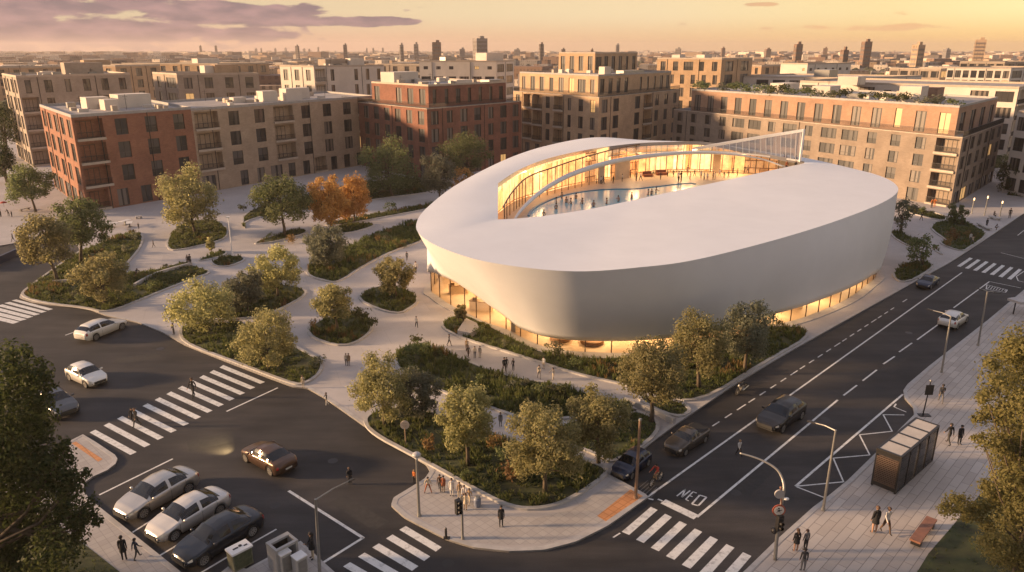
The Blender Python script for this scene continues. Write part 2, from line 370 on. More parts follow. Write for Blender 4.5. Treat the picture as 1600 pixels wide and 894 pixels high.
# right hand pavement
rp = gp([(1100, 950), (1165, 893), (1210, 849), (1270, 795), (1293, 778), (1325, 752), (1372, 706), (1428, 650), (1426, 638), (1413, 624), (1411, 612), (1418, 602), (1451, 574), (1544, 501), (1600, 454), (1680, 395), (1900, 420), (1900, 1000), (1500, 1100)])
RP = slab('pavement', rp, .12, M['plank'], .3)
lp = gp([(-200, 760), (-30, 735), (60, 715), (105, 693.5), (130, 681), (150, 693), (180, 713), (184, 719), (181, 727), (168, 737), (146, 747), (132, 757), (130, 770), (145, 786), (190, 822), (235, 858), (280, 894), (320, 930), (300, 1000), (-200, 1000)])
slab('traffic_island', lp, .12, M['paver'], .3)
cp_ = gp([(300, 960), (330, 910), (362, 884), (385, 892), (432, 867), (470, 848), (500, 876), (530, 903), (560, 960)])
slab('kerbside_paving', cp_, .12, M['paver'], .25)
for P in ([(933, 809), (989, 764), (1010, 776), (952, 821)], [(112.5, 695), (119, 692.3), (161, 720), (154, 724)]):
    b = MB(); b.poly(ccw(gp(P)), .129); tag(b.build('tactile_paving', M['tactile']), kind='structure')
# painted markings -------------------------------------------------
def line(b, p, q, w, z=.004):
    a, c = at(*p), at(*q); d = (c - a).normalized(); n = Vector((-d.y, d.x, 0)) * w / 2; u = Vector((0, 0, z))
    b.quad(a - n + u, c - n + u, c + n + u, a + n + u)
def stripes(name, A, B, n):                                 # A, B: quads of the first and last stripe
    b = MB(); A = gp(A); B = gp(B)
    for i in range(n):
        t = i / (n - 1); b.poly(ccw([A[k].lerp(B[k], t) for k in range(4)]), .004)
    tag(b.build(name, M['paint']), kind='structure')
stripes('zebra_crossing', [(140, 676), (149, 671.5), (213.5, 706.5), (203.5, 711)], [(343, 574.5), (349, 570.5), (414, 597), (406.5, 600)], 12)
stripes('zebra_crossing', [(624, 828), (634, 822), (690, 855), (681, 862)], [(512, 901), (523, 894), (594, 934), (582, 942)], 6)
stripes('zebra_crossing', [(1017, 792), (1027.5, 797), (983, 836), (971.5, 831)], [(1161, 863), (1174, 869), (1132, 918), (1117, 911)], 7)
stripes('zebra_crossing', [(1515, 402.5), (1520, 404), (1501, 417), (1495, 416)], [(1592, 420), (1597, 421.5), (1580, 437), (1573.5, 435.5)], 7)
stripes('zebra_crossing', [(18, 469.5), (26, 468), (83, 483), (75, 485)], [(-42, 491), (-30, 488), (31, 503), (20, 506)], 6)
b = MB()
line(b, (1011, 777), (1503, 426), .16); line(b, (1089, 808), (1309, 625), .17)
for p, q in (((1318, 618), (1339, 602)), ((1348, 595), (1370, 578)), ((1380, 569), (1398, 557)), ((1405, 550), (1425, 536)), ((1433, 531), (1466, 507)), ((1490, 481), (1546, 440))): line(b, p, q, .15)
p0, p1 = at(1113, 666), at(1428, 460.5); n = 24
for i in range(n):
    a = p0.lerp(p1, i / n); c = p0.lerp(p1, (i + (.75 if i % 5 == 2 else .55)) / n); d = (c - a).normalized(); w = Vector((-d.y, d.x, 0)) * .06; u = Vector((0, 0, .004))
    if i in (21, 23): continue
    b.quad(a - w + u, c - w + u, c + w + u, a + w + u)
line(b, (1036, 783.5), (1088, 808.5), .62, .008)
for p, q in (((1013, 779), (1021, 781)), ((1028, 780), (1035, 783))): line(b, p, q, .14)
for p, q in (((1546, 440), (1595, 450)), ((1564, 395), (1600, 404)), ((1588, 432), (1600, 424)), ((1588, 432), (1591, 439)), ((1591, 439), (1600, 441)), ((1590, 368), (1600, 360)), ((1542, 445), (1574, 453)), ((1541, 452), (1571, 457)), ((1542, 445), (1541, 452)), ((1574, 453), (1571, 457))): line(b, p, q, .12)
for i in range(7): line(b, (1543 + i * 4.4, 451.5 + i * .6), (1547 + i * 4.2, 447 + i * .9), .07)
line(b, (1243, 760), (1411, 616), .17)
z = [(1243, 760), (1318, 753), (1302, 716), (1359, 711), (1343, 679.5), (1394, 674), (1380, 648), (1413, 648.5)]
for i in range(len(z) - 1): line(b, z[i], z[i + 1], .11)
line(b, (1244, 760.5), (1289, 778), .11); line(b, (1397, 636), (1400, 631), .13); line(b, (1397, 636), (1416, 644), .1)
line(b, (451, 767), (568, 841), .2); line(b, (568, 840), (502, 881), .18)
line(b, (155, 773.5), (270, 717), .15); line(b, (207, 832), (240, 811), .13); line(b, (250, 868), (290, 844), .13); line(b, (314, 895), (363, 866), .13); line(b, (363, 866), (432, 827), .13)
line(b, (354, 643), (434, 606), .16); line(b, (102, 524), (130, 514), .14); line(b, (958, 840), (969, 833), .1)
tag(b.build('road_markings', M['paint']), kind='structure')
b = MB()                                                    # lettering in front of the stop line
def lt(strokes, w=.13):
    for s in strokes:
        for i in range(len(s) - 1):
            line(b, (940 + s[i][0] / 5.333, 740 + s[i][1] / 5.333), (940 + s[i + 1][0] / 5.333, 740 + s[i + 1][1] / 5.333), w)
lt([[(627, 188), (700, 130)], [(697, 131), (668, 198)], [(668, 198), (738, 142)]], .10)
lt([[(762, 152), (700, 216)], [(762, 152), (792, 163)], [(732, 183), (758, 194)], [(700, 216), (726, 228)]], .09)
lt([[(818, 180), (752, 254)], [(818, 180), (874, 197)], [(874, 197), (806, 268)], [(752, 254), (806, 268)]], .12)
tag(b.build('road_lettering', M['paint']), kind='structure')
b = MB()
for i in range(6): line(b, (995 + i * 4.3, 765 + i * 2.6), (1012 + i * 3.6, 751 + i * 2.6), .05)
tag(b.build('drain_grating', mat('grating', (.13, .125, .12), .5, .1)), kind='structure')
PATCH = mat('asphalt_patch', (.034, .032, .031), .85, .2, 3)
for k, (px, py, sx, sy, a) in enumerate(((330, 690, 3.2, 1.6, .5), (560, 800, 4.5, 1.2, -.7), (1180, 745, 5, 1.4, .85), (1400, 565, 6, 1.2, .85), (215, 560, 4, 1.5, .3), (1090, 690, 2.4, 1.3, .85))):
    p = at(px, py); b = MB(); c, n = math.cos(a), math.sin(a); b.poly([(p.x + x * c - y * n, p.y + x * n + y * c, 0) for x, y in ((-sx / 2, -sy / 2), (sx / 2, -sy / 2), (sx / 2, sy / 2), (-sx / 2, sy / 2))], .0025); tag(b.build('road_patch', PATCH), kind='structure')
for k, (px, py) in enumerate(((300, 650), (520, 720), (430, 790), (1150, 770), (1290, 655), (1420, 520), (250, 545), (700, 880), (60, 560))):
    p = at(px, py); b = MB(); b.poly([(p.x + .36 * math.cos(q * .3927), p.y + .36 * math.sin(q * .3927), 0) for q in range(16)], .003); tag(b.build('manhole_cover', M['dark_metal'], None), kind='structure')
# ------------------------------------------------------------------ planting beds
M['grass'] = leafmat('ground_cover_leaf', (.060, .080, .022), (.125, .128, .042), .3)
M['shrub'] = leafmat('shrub_leaf', (.050, .062, .022), (.105, .10, .04), .3)
M['shrub_dry'] = leafmat('dry_shrub_leaf', (.15, .09, .035), (.22, .14, .06), .35)
SHRUB_SPOTS = []
def tuft(b, x, y, z, h, r, n, m=0):
    for _ in range(n):
        a = random.uniform(0, 6.283); l = random.uniform(.25, 1) * r; w = r * random.uniform(.07, .15); hh = h * random.uniform(.6, 1.1)
        ca, sa = math.cos(a), math.sin(a); bx, by = x + ca * r * .2, y + sa * r * .2
        b.add([(bx - sa * w, by + ca * w, z), (bx + sa * w, by - ca * w, z), (x + ca * l + sa * w * .5, y + sa * l - ca * w * .5, z + hh), (x + ca * l - sa * w * .5, y + sa * l + ca * w * .5, z + hh * .9)], [(0, 1, 2, 3)], m)
def bed(P, dens=5, h=.42, shrubs=.05, smooth=2, kerb=True, dry=.12):
    P = ccw(chaikin(gp(P), smooth)); Q = inset(P, .3)
    if kerb:
        k = MB(); n = len(P)
        for i in range(n):
            j = (i + 1) % n
            k.quad((P[i][0], P[i][1], .27), (P[j][0], P[j][1], .27), (Q[j][0], Q[j][1], .27), (Q[i][0], Q[i][1], .27))
            k.quad((P[i][0], P[i][1], .1), (P[j][0], P[j][1], .1), (P[j][0], P[j][1], .27), (P[i][0], P[i][1], .27))
            k.quad((Q[j][0], Q[j][1], .2), (Q[i][0], Q[i][1], .2), (Q[i][0], Q[i][1], .27), (Q[j][0], Q[j][1], .27))
        tag(k.build('kerb', M['kerb']), kind='structure')
    s = MB(); s.poly(Q, .215); tag(s.build('planting_soil', M['soil']), kind='structure')
    b = MB(); xs = [p[0] for p in Q]; ys = [p[1] for p in Q]; A = abs(area(Q)); n = int(A * dens * 1.5); c = 0
    while c < n:
        x, y = random.uniform(min(xs), max(xs)), random.uniform(min(ys), max(ys))
        if not inside((x, y), Q): continue
        c += 1; q = noise.noise(Vector((x * .22, y * .22, 3))); q2 = noise.noise(Vector((x * .6, y * .6, 9)))
        if q2 < -.35: continue
        tuft(b, x, y, .21, h * (1 + .9 * q + .5 * q2) * random.uniform(.6, 1.2), .34 * random.uniform(.7, 1.3), 9, 1 if q > .28 and random.random() < dry * 3 else 0)
    tag(b.build('ground_cover', [M['grass'], M['shrub_dry']]), kind='stuff')
    c = 0; t = 0
    while c < int(A * shrubs) and t < 4000:
        t += 1; x, y = random.uniform(min(xs), max(xs)), random.uniform(min(ys), max(ys))
        if inside((x, y), Q) and noise.noise(Vector((x * .22, y * .22, 3))) > -.12: SHRUB_SPOTS.append((x, y, random.uniform(.45, 1.0))); c += 1
    return Q
BEDS = dict(
 A=[(221, 364), (226, 376), (218, 394), (196, 418), (192, 432), (245, 424), (291, 409), (300, 416), (337, 427), (302, 438), (235, 465), (168, 493), (134, 484), (80, 478), (50, 472), (31, 464), (38, 455), (75, 428), (118, 397), (160, 380), (200, 366)],
 B=[(278, 354), (300, 346), (340, 345), (357, 358), (358, 372), (336, 381), (268, 396), (259, 386), (262, 372)],
 B2=[(309, 408), (345, 393), (358, 394), (352, 402), (312, 411)], B3=[(322, 413), (352, 400), (394, 405), (352, 422)],
 C1=[(300, 480), (350, 452), (440, 446), (470, 450), (486, 461), (434, 489), (400, 501), (290, 503)],
 C2=[(286, 508), (400, 505), (440, 530), (480, 553), (504, 566), (507, 577), (497, 592), (474, 605), (455, 604), (370, 571), (288, 541), (278, 522)],
 D=[(471, 526), (498, 500), (560, 487), (580, 497), (586, 522), (538, 549)], E=[(555, 472), (568, 456), (600, 447), (640, 453), (657, 470), (650, 480), (620, 497)],
 F=[(473, 431), (487, 412), (534, 392), (588, 366), (640, 350), (672, 346), (672, 375), (615, 394), (568, 418), (534, 442), (514, 444)],
 G1=[(384, 362), (380, 348), (430, 335), (520, 325), (590, 312), (690, 300), (690, 283), (640, 278), (560, 288), (480, 308), (400, 325), (375, 342)],
 G2=[(396, 385), (400, 378), (470, 357), (487, 364), (440, 378)], G3=[(515, 358), (540, 350), (584, 350), (588, 355), (545, 367), (520, 366)], G4=[(500, 352), (560, 340), (680, 318), (682, 326), (590, 343), (520, 356)],
 H=[(688, 508), (698, 498), (726, 493), (753, 504), (821, 541), (857, 556), (940, 563), (1000, 558), (1060, 550), (1120, 534), (1205, 508), (1284, 520), (1190, 573), (1092, 636), (1030, 620), (985, 607), (900, 589), (813, 560), (726, 534), (692, 518)],
 I=[(612, 556), (632, 542), (662, 540), (720, 562), (790, 590), (870, 602), (930, 622), (985, 637), (1000, 646), (962, 662), (900, 656), (830, 664), (770, 643), (700, 620), (650, 600), (620, 580)],
 J=[(566, 662), (574, 650), (600, 640), (650, 640), (700, 652), (780, 687), (850, 702), (920, 722), (958, 738), (930, 763), (882, 792), (840, 802), (797, 799), (748, 775), (700, 747), (640, 714), (580, 682)],
 K1=[(850, 676), (890, 662), (940, 646), (975, 636), (1050, 667), (962, 733), (930, 714), (880, 697)], K2=[(985, 624), (1020, 618), (1090, 641), (1058, 661)],
 L1=[(1389, 433), (1405, 414), (1440, 408), (1467, 417), (1415, 448)], L2=[(1450, 355), (1470, 345), (1510, 348), (1538, 361), (1542, 372), (1520, 386), (1504, 397), (1462, 381), (1480, 378), (1460, 366)],
 L3=[(1408, 322), (1440, 328), (1480, 340), (1478, 349), (1416, 334)], L4=[(1384, 366), (1405, 360), (1442, 384), (1422, 390)], L5=[(1448, 383), (1468, 400), (1476, 400), (1455, 380)],
 N1=[(1560, 306), (1600, 310), (1640, 320), (1640, 308), (1600, 300)])
SPEC = dict(I=(6, .6, .13), H=(5, .42, .08), F=(6, .65, .16), J=(5, .42, .05), D=(5, .45, .1), E=(5, .45, .1), C2=(5, .45, .08), A=(5, .45, .05), K1=(5, .25, .02), K2=(5, .25, .02))
BQ = {}
for k, P in BEDS.items():
    d, h, s = SPEC.get(k, (4, .42, .05)); BQ[k] = bed(P, d, h, s)
for k, P in (('right', [(1433, 896), (1450, 868), (1530, 776), (1600, 716), (1760, 640), (1800, 960), (1420, 960)]), ('left', [(145, 863), (188, 897), (240, 960), (-200, 960), (-200, 800), (0, 790), (80, 815)])):
    s = MB(); s.poly(ccw(gp(P)), .135); tag(s.build('lawn', M['soil']), kind='structure')
    Q = ccw(gp(P)); b = MB(); xs = [p[0] for p in Q]; ys = [p[1] for p in Q]
    for _ in range(int(abs(area(Q)) * 12)):
        x, y = random.uniform(min(xs), max(xs)), random.uniform(min(ys), max(ys))
        if inside((x, y), Q): tuft(b, x, y, .13, .14 * random.uniform(.5, 1.3), .15, 4)
    tag(b.build('grass', M['grass']), kind='stuff')
# low garden walls and a plaza path
def low_wall(P, label, w=.3, h=.45):
    P = crom(gp(P), 6); b = MB()
    for i in range(len(P) - 1): b.beam(P[i] + Vector((0, 0, .12 + h / 2)), P[i + 1] + Vector((0, 0, .12 + h / 2)), w, h)
    tag(b.build('low_wall', M['kerb']), label, 'wall')
low_wall([(211, 450), (245, 432), (300, 416)], 'long low concrete edging curving through the left planting bed')
low_wall([(975, 631), (1015, 646), (1053, 664)], 'low concrete edging crossing the lawn by the grey car')
low_wall([(82, 445), (100, 444), (118, 443)], 'short low concrete edging beside the tree by the left crossing')
for P in ([(715, 527), (728, 507), (745, 515), (749, 523), (735, 531)],):
    Q = ccw([at(*p) for p in P]); b = MB(); b.poly(Q, .75); b.skirt(Q, .2, .75); tag(b.build('garden_bench', M['plaza']), 'pale stone bench set in the planting by the glass entrance', 'bench')
# ------------------------------------------------------------------ the white oval swimming hall
M['skin'] = mat('white_roof_skin', (.745, .745, .755), .5, .03, .25, spec=.35)
M['hallglass'] = glassmat('clear_glazing', (.95, .95, .94), .09)
M['finglass'] = glassmat('fin_glazing', (.52, .47, .43), .36, .02)
M['glow_lobby'] = glowmat('glowing_lobby_wall', (1, .50, .17), (1, .72, .36), 1.5, 3.1, 5)
M['lit_room'] = glowmat('glowing_room_wall', (.75, .30, .08), (1, .70, .32), 1.1, 2.6, 9)
M['glow_timber'] = glowmat('glowing_timber_wall', (.50, .20, .06), (.85, .42, .16), .45, 1.6, 1.2)
M['bronze'] = mat('bronze_mullion', (.16, .10, .06), .45, .1, 3, .4)
M['tile'] = mat('warm_deck_tile', (.58, .44, .31), .5, .08, 1)
M['timber'] = mat('timber_panel', (.30, .16, .075), .6, .25, 1.2)
hall = thing('swimming_hall', 'large white oval hall with a sliced open roof over a lit pool', 'sports hall', (20, 100, 0))
HO = Vector((20, 100, 0)); CC = Vector((20, 103, 0))
def V3(L): return [Vector(p) for p in L]
RIM = V3([(4.9, 61.2, 9.7), (-1.8, 63.0, 9.95), (-6.2, 66.6, 10.2), (-9.0, 71.2, 10.35), (-10.1, 76, 10.5), (-9.6, 82, 11), (-6.6, 92.5, 12), (-.3, 108, 13), (6.2, 118.5, 13.6), (14, 125.2, 14), (22, 126.6, 13.4), (31, 126, 13), (40, 124, 12.0), (47, 120, 11.4), (51.6, 113, 10.8), (53.0, 106, 10.7), (51.9, 99, 10.65), (48.6, 92.3, 10.6), (41.3, 83.8, 10.5), (29.8, 73.6, 10.2), (17.5, 64.6, 9.95), (11, 62.0, 9.8)])
Fl = [at(*q) for q in ((778, 343, 10.5), (808, 341.5, 10.45), (845, 338, 10.45), (895, 331, 10.45), (946, 322, 10.5), (1034, 303, 10.65), (1121, 284.5, 10.8), (1190, 269.5, 10.95))] + V3([(45.6, 115.3, 11.1)])
Bl = V3([(-1.75, 92.2, 12.0), (1.2, 100, 12.6), (5.7, 107.4, 13.1), (12, 113.0, 13.6), (19, 116.6, 14), (25, 118, 14.1), (31, 118.6, 14.0), (38.5, 117.6, 12.6), (45.9, 115.9, 11.3)])
def plan_angle(p): return math.atan2(p.y - CC.y, p.x - CC.x)
def sample_loop(P, angs):                                   # value of a closed star-shaped polyline at each angle round CC
    out = []; n = len(P)
    for a in angs:
        d = Vector((math.cos(a), math.sin(a))); best = None
        for i in range(n):
            p, q = P[i], P[(i + 1) % n]
            px, py, qx, qy = p.x - CC.x, p.y - CC.y, q.x - CC.x, q.y - CC.y
            c1 = d.x * py - d.y * px; c2 = d.x * qy - d.y * qx
            if (c1 <= 0) == (c2 <= 0): continue
            t = c1 / (c1 - c2); r = (px + (qx - px) * t) * d.x + (py + (qy - py) * t) * d.y
            if r > 0: best = p.lerp(q, t); break
        out.append(best if best is not None else P[0].copy())
    return out
rimc = crom(RIM, 10, True); Fc = crom(Fl, 6); Bc = crom(Bl, 8)
openc = Fc + Bc[::-1]
corners = [plan_angle(p) for p in (Fc[0], Bc[0], Fc[-1], Bc[-1])]
angs = sorted(set([2 * math.pi * i / 300 - math.pi for i in range(300)] + corners))
NA = len(angs)
rim = sample_loop(rimc, angs); opn = sample_loop(openc, angs)
# foot of the glass, read off where it meets the ground, with the height of the skin's lower edge there
lowd = [(675, 451, 420), (684, 462, 425), (696, 471.5, 430), (714, 481.5, 438), (733, 491, 450), (753, 501, 463.5), (772, 508, 478), (791, 514.5, 491.5), (811, 525, 508), (830, 534, 516.5), (849, 541.5, 522.5), (876, 546.5, 527), (904, 549.5, 529.5), (960, 551.5, 530.5), (1020, 550, 528), (1080, 544, 521), (1140, 530, 508.5), (1200, 510, 490), (1254, 496.5, 474), (1317, 470.5, 449.5), (1351, 447, 431), (1367, 426, 415)]
low = []; foot = []
for px, py, ty in lowd:
    p = at(px, py, .15); z = hz(ty, p.y); foot.append(p.copy()); low.append(Vector((p.x, p.y, z)))
back = [(47.2, 101, 2), (46.5, 109, 2), (41, 115.5, 2), (32, 119.5, 2), (22, 120.5, 2), (12, 118.5, 2.2), (4, 112, 2.6), (-2.5, 104, 3), (-8, 96, 3.2)]
low += V3(back); foot += [Vector((p[0], p[1], .15)) for p in back]
lowc = crom(low, 6, True); footc = crom(foot, 6, True)
low_s = sample_loop(lowc, angs); foot_s = sample_loop(footc, angs)
def L(p): return p - HO
skin = MB(); rows = 14
for r in range(rows + 1):
    t = r / rows
    for i in range(NA):
        a, b = rim[i], low_s[i]; out = (Vector((b.x, b.y, 0)) - CC).normalized()
        p = a.lerp(b, t)
        bulge = .55 * math.sin(math.pi * t) * (1 - .3 * t)
        lo_out = .45 * t
        skin.v.append(tuple(L(p + out * (bulge + lo_out))))
for r in range(rows):
    for i in range(NA):
        j = (i + 1) % NA; skin.f.append((r * NA + i, (r + 1) * NA + i, (r + 1) * NA + j, r * NA + j)); skin.m.append(0)
o = len(skin.v)                                             # soffit back to the glass
for i in range(NA):
    p = low_s[i]; skin.v.append(tuple(L(Vector((p.x, p.y, p.z + .12))))) 
for i in range(NA):
    j = (i + 1) % NA; skin.f.append((rows * NA + i, o + i, o + j, rows * NA + j)); skin.m.append(0)
skin.build('outer_skin', M['skin'], hall, True)
roof = MB(); rr = 10
for r in range(rr + 1):
    t = r / rr
    for i in range(NA):
        p = rim[i].lerp(opn[i], t); p.z += .10 * math.sin(math.pi * t)
        roof.v.append(tuple(L(p)))
for r in range(rr):
    for i in range(NA):
        j = (i + 1) % NA; roof.f.append((r * NA + i, r * NA + j, (r + 1) * NA + j, (r + 1) * NA + i)); roof.m.append(0)
roof.build('roof', M['skin'], hall, True)
lip = MB()                                                  # edge of the cut roof
for i in range(NA):
    j = (i + 1) % NA; a, b = L(opn[i]), L(opn[j]); d = Vector((0, 0, -.55))
    lip.quad(a, b, b + d, a + d)
lip.build('roof_edge', mat('roof_edge_metal', (.33, .31, .30), .5, .05), hall)
# ground floor glazing, mullions and self-glowing lobby wall
gl = MB(); lob = MB(); 
for i in range(NA):
    j = (i + 1) % NA
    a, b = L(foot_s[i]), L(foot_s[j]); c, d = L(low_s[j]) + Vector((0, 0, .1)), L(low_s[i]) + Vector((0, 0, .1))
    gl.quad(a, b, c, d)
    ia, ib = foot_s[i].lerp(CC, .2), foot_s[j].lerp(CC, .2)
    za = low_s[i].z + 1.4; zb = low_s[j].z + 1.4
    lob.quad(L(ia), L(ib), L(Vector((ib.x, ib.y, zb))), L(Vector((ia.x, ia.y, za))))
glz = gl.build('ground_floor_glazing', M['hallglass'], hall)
lob.build('lobby_wall', M['glow_lobby'], hall)
b = MB(); b.poly([L(p) for p in foot_s], .16); b.build('lobby_floor', M['tile'], hall)
acc = 0; mul = []; last = None
for i in range(NA):
    if last is not None: acc += (foot_s[i] - last).length
    last = foot_s[i]
    if foot_s[i].y < 103 and acc > 2.3:
        acc = 0; mul.append((foot_s[i], low_s[i].z + .1))
for p, z in mul:
    m_ = MB(); m_.beam(L(Vector((p.x, p.y, .15))), L(Vector((p.x, p.y, z))), .055, .11); m_.build('mullion', M['bronze'], glz)
b = MB(); P = [p + (p - CC).normalized() * 1.1 for p in foot_s]; Q = [p + (p - CC).normalized() * .05 for p in foot_s]
for i in range(NA):
    j = (i + 1) % NA; q = Vector((0, 0, .02))
    b.quad(L(Vector((P[i].x, P[i].y, .19))), L(Vector((P[j].x, P[j].y, .19))), L(Vector((Q[j].x, Q[j].y, .19))), L(Vector((Q[i].x, Q[i].y, .19))))
    b.quad(L(Vector((P[i].x, P[i].y, .1))), L(Vector((P[j].x, P[j].y, .1))), L(Vector((P[j].x, P[j].y, .19))), L(Vector((P[i].x, P[i].y, .19))))
b.build('plinth', M['kerb'], hall)
# round seats and plants seen through the lobby glass
def ottoman(px, Y, r, label):
    x = xat(px, Y, .5); t = thing('round_sofa', label, 'sofa', (x, Y, .16)); b = MB(); b.tube([(0, 0, 0), (0, 0, .1), (0, 0, .42), (0, 0, .5)], [r * .8, r, r, r * .85], 16); b.build('seat', M['timber'], t); b = MB(); b.tube([(0, 0, .5), (0, 0, .85), (0, 0, .95)], [r * .4, r * .34, r * .2], 12); b.build('backrest', M['timber'], t)
ottoman(876, 69.0, 1.1, 'round brown sofa inside the front lobby, left of the pair'); ottoman(925, 68.2, 1.2, 'round brown sofa inside the front lobby, right of the pair')
for px, Y, w_, lab in ((716, 84, 2.2, 'brown counter inside the left end of the lobby'), (752, 78, 2.6, 'brown counter inside the lobby by the stone bench'), (815, 72, 2.4, 'brown counter inside the lobby where the white skin dips'), (1235, 79, 2.6, 'brown counter inside the right hand glazing, nearer one'), (1300, 85, 2.4, 'brown counter inside the right hand glazing, farther one')):
    t = thing('counter', lab, 'counter', (xat(px, Y, .5), Y, .16), random.uniform(-.6, .9)); b = MB(); b.box(0, 0, 0, w_, .7, 1.0); b.build('body', M['tile'], t); b = MB(); b.box(0, 0, 1.0, w_ + .1, .8, .06); b.box(-w_ * .3, 0, 1.06, .4, .3, .3); b.build('top', M['bronze'], t)
# upper level: deck, pool, self-glowing room walls behind glass
DZ = 8.8
b = MB(); ringp = [p.lerp(CC, .13) for p in rim]; b.poly([L(p) for p in ringp], DZ)
b.build('pool_deck', M['tile'], hall)
Wp = [(786, 352), (792, 342), (803, 330), (821, 316.5), (843, 308.5), (867, 302.3), (888, 296.5), (909, 291.5), (932, 287), (955, 282.5), (977, 278.5), (1008, 274), (1040, 270.5), (1075, 269), (1110, 269), (1145, 270.5), (1180, 272), (1215, 273)]
Wl = crom([at(px, py, DZ) for px, py in Wp], 4)
def roofz(p):
    d = (Vector((p.x, p.y, 0)) - CC); a = math.atan2(d.y, d.x)
    k = min(range(NA), key=lambda i: abs(angs[i] - a)); r = d.length
    r0 = (Vector((opn[k].x, opn[k].y, 0)) - CC).length; r1 = (Vector((rim[k].x, rim[k].y, 0)) - CC).length
    t = max(0, min(1, (r - r0) / (r1 - r0))); return opn[k].z + (rim[k].z - opn[k].z) * t - .12
rw = random.Random(4); bay = 0; mode = 0
gw = MB(); lr_ = MB(); fas = MB(); mull = MB(); fl = MB(); acc = 0
for i in range(len(Wl) - 1):
    a, c = Wl[i], Wl[i + 1]; za, zc = roofz(a), roofz(c)
    za = max(za, DZ + 2.2); zc = max(zc, DZ + 2.2)
    up = lambda p, z: L(Vector((p.x, p.y, z)))
    gw.quad(up(a, DZ), up(c, DZ), up(c, zc), up(a, za))
    n = Vector((-(c - a).y, (c - a).x, 0)).normalized(); dep = 1.6 if a.x < 30 else 1.2
    ia, ic = a + n * dep, c + n * dep
    bay += (c - a).length
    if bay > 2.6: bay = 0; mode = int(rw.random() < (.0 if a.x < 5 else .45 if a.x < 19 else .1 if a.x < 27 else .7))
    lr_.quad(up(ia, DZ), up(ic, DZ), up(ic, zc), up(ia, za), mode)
    fl.quad(up(a, DZ + 2.9 if za > DZ + 3.6 else za - .05), up(c, DZ + 2.9 if zc > DZ + 3.6 else zc - .05), up(ic, DZ + 2.9 if zc > DZ + 3.6 else zc - .05), up(ia, DZ + 2.9 if za > DZ + 3.6 else za - .05))
    acc += (c - a).length
    if acc > 1.25:
        acc = 0; mull.beam(up(c, DZ), up(c, zc), .05, .1)
    fas.beam(up(a, za - .1), up(c, zc - .1), .1, .16)
w = gw.build('pool_hall_glazing', M['hallglass'], hall)
lr_.build('glowing_back_wall', [M['lit_room'], M['glow_timber']], hall)
tag(mull.build('mullion', M['bronze'], w), kind='stuff'); fas.build('transom', M['bronze'], w)
for px, wd, zt in ((936, 1.3, 3.0), (972, 3.4, 3.2), (1140, 1.2, 3.2)):      # solid timber and stone bays in the glass wall
    k = min(range(len(Wl) - 1), key=lambda i: abs((Wl[i] - at(px, 280, DZ)).x)); a = Wl[k]; d = (Wl[k + 1] - Wl[k]).normalized()
    b = MB(); b.box(*L(a + Vector((d.y, -d.x, 0)) * .12).xy, DZ, wd, .2, zt, math.atan2(d.y, d.x)); b.build('wall_panel', M['tile'], hall)
# water
Pp = [(826, 338), (832, 328), (848, 318), (870, 309), (895, 302.5), (925, 298.2), (955, 296.3), (990, 295.5), (1025, 292), (1055, 288.5), (1078, 286.5), (1086, 288)]
Pl = crom([at(px, py, DZ) for px, py in Pp], 4)
pool_edge = Pl + [p + Vector((2.2, -2.2, 0)) for p in [Fc[int(k * (len(Fc) - 1) / 10)] for k in range(8, -1, -1)]]
def watermat():
    m, nt, N, LK, b = nmat('pool_water'); b.inputs['Base Color'].default_value = (.26, .52, .58, 1); b.inputs['Roughness'].default_value = .16; b.inputs['IOR'].default_value = 1.33
    b.inputs['Specular IOR Level'].default_value = 1.0; b.inputs['Coat Weight'].default_value = .3; b.inputs['Coat Roughness'].default_value = .15
    tc = N.new('ShaderNodeTexCoord'); nz = N.new('ShaderNodeTexNoise'); nz.inputs['Scale'].default_value = 1.6; nz.inputs['Detail'].default_value = 3; LK.new(tc.outputs['Object'], nz.inputs['Vector'])
    bp = N.new('ShaderNodeBump'); bp.inputs['Strength'].default_value = .35; bp.inputs['Distance'].default_value = .04; LK.new(nz.outputs['Fac'], bp.inputs['Height']); LK.new(bp.outputs[0], b.inputs['Normal'])
    return m
pe = ccw([Vector((p.x, p.y, 0)) for p in pool_edge])
b = MB(); b.poly([L(p) for p in pe], DZ + .02); b.build('pool_water', watermat(), hall)
b = MB()
for i in range(len(Pl) - 1):
    b.beam(L(Pl[i]) + Vector((0, 0, .06)), L(Pl[i + 1]) + Vector((0, 0, .06)), .32, .12)
b.build('pool_coping', mat('blue_pool_coping', (.05, .20, .30), .3, .1), hall)
# white arch beam sweeping through the opening
Ap = [(804, 343, 9.0, 84.0), (812, 331, 9.4, 87.5), (826, 316, 10, 92), (842, 302, 10.4, 96.5), (860, 289.5, 10.8, 100.5), (885, 276, 11.3, 104.5), (915, 264.5, 11.8, 108), (950, 254.5, 12.2, 111), (985, 247.5, 12.5, 113), (1020, 243, 12.8, 114.4), (1060, 239.5, 13, 115.3), (1095, 238.5, 13, 115.8), (1130, 240, 12.9, 116), (1165, 244, 12.6, 116), (1195, 250, 12.1, 116), (1226, 261, 11.2, 115.5)]
Al = crom([pt(px, Y, hz(py, Y)) for px, py, z, Y in Ap], 5); b = MB()
b.tube([L(p) for p in Al], [.13 + .24 * math.sin(math.pi * min(1, i / len(Al) * 1.15)) for i in range(len(Al))], 12)
b.build('arch_beam', M['white_paint'], hall, True)
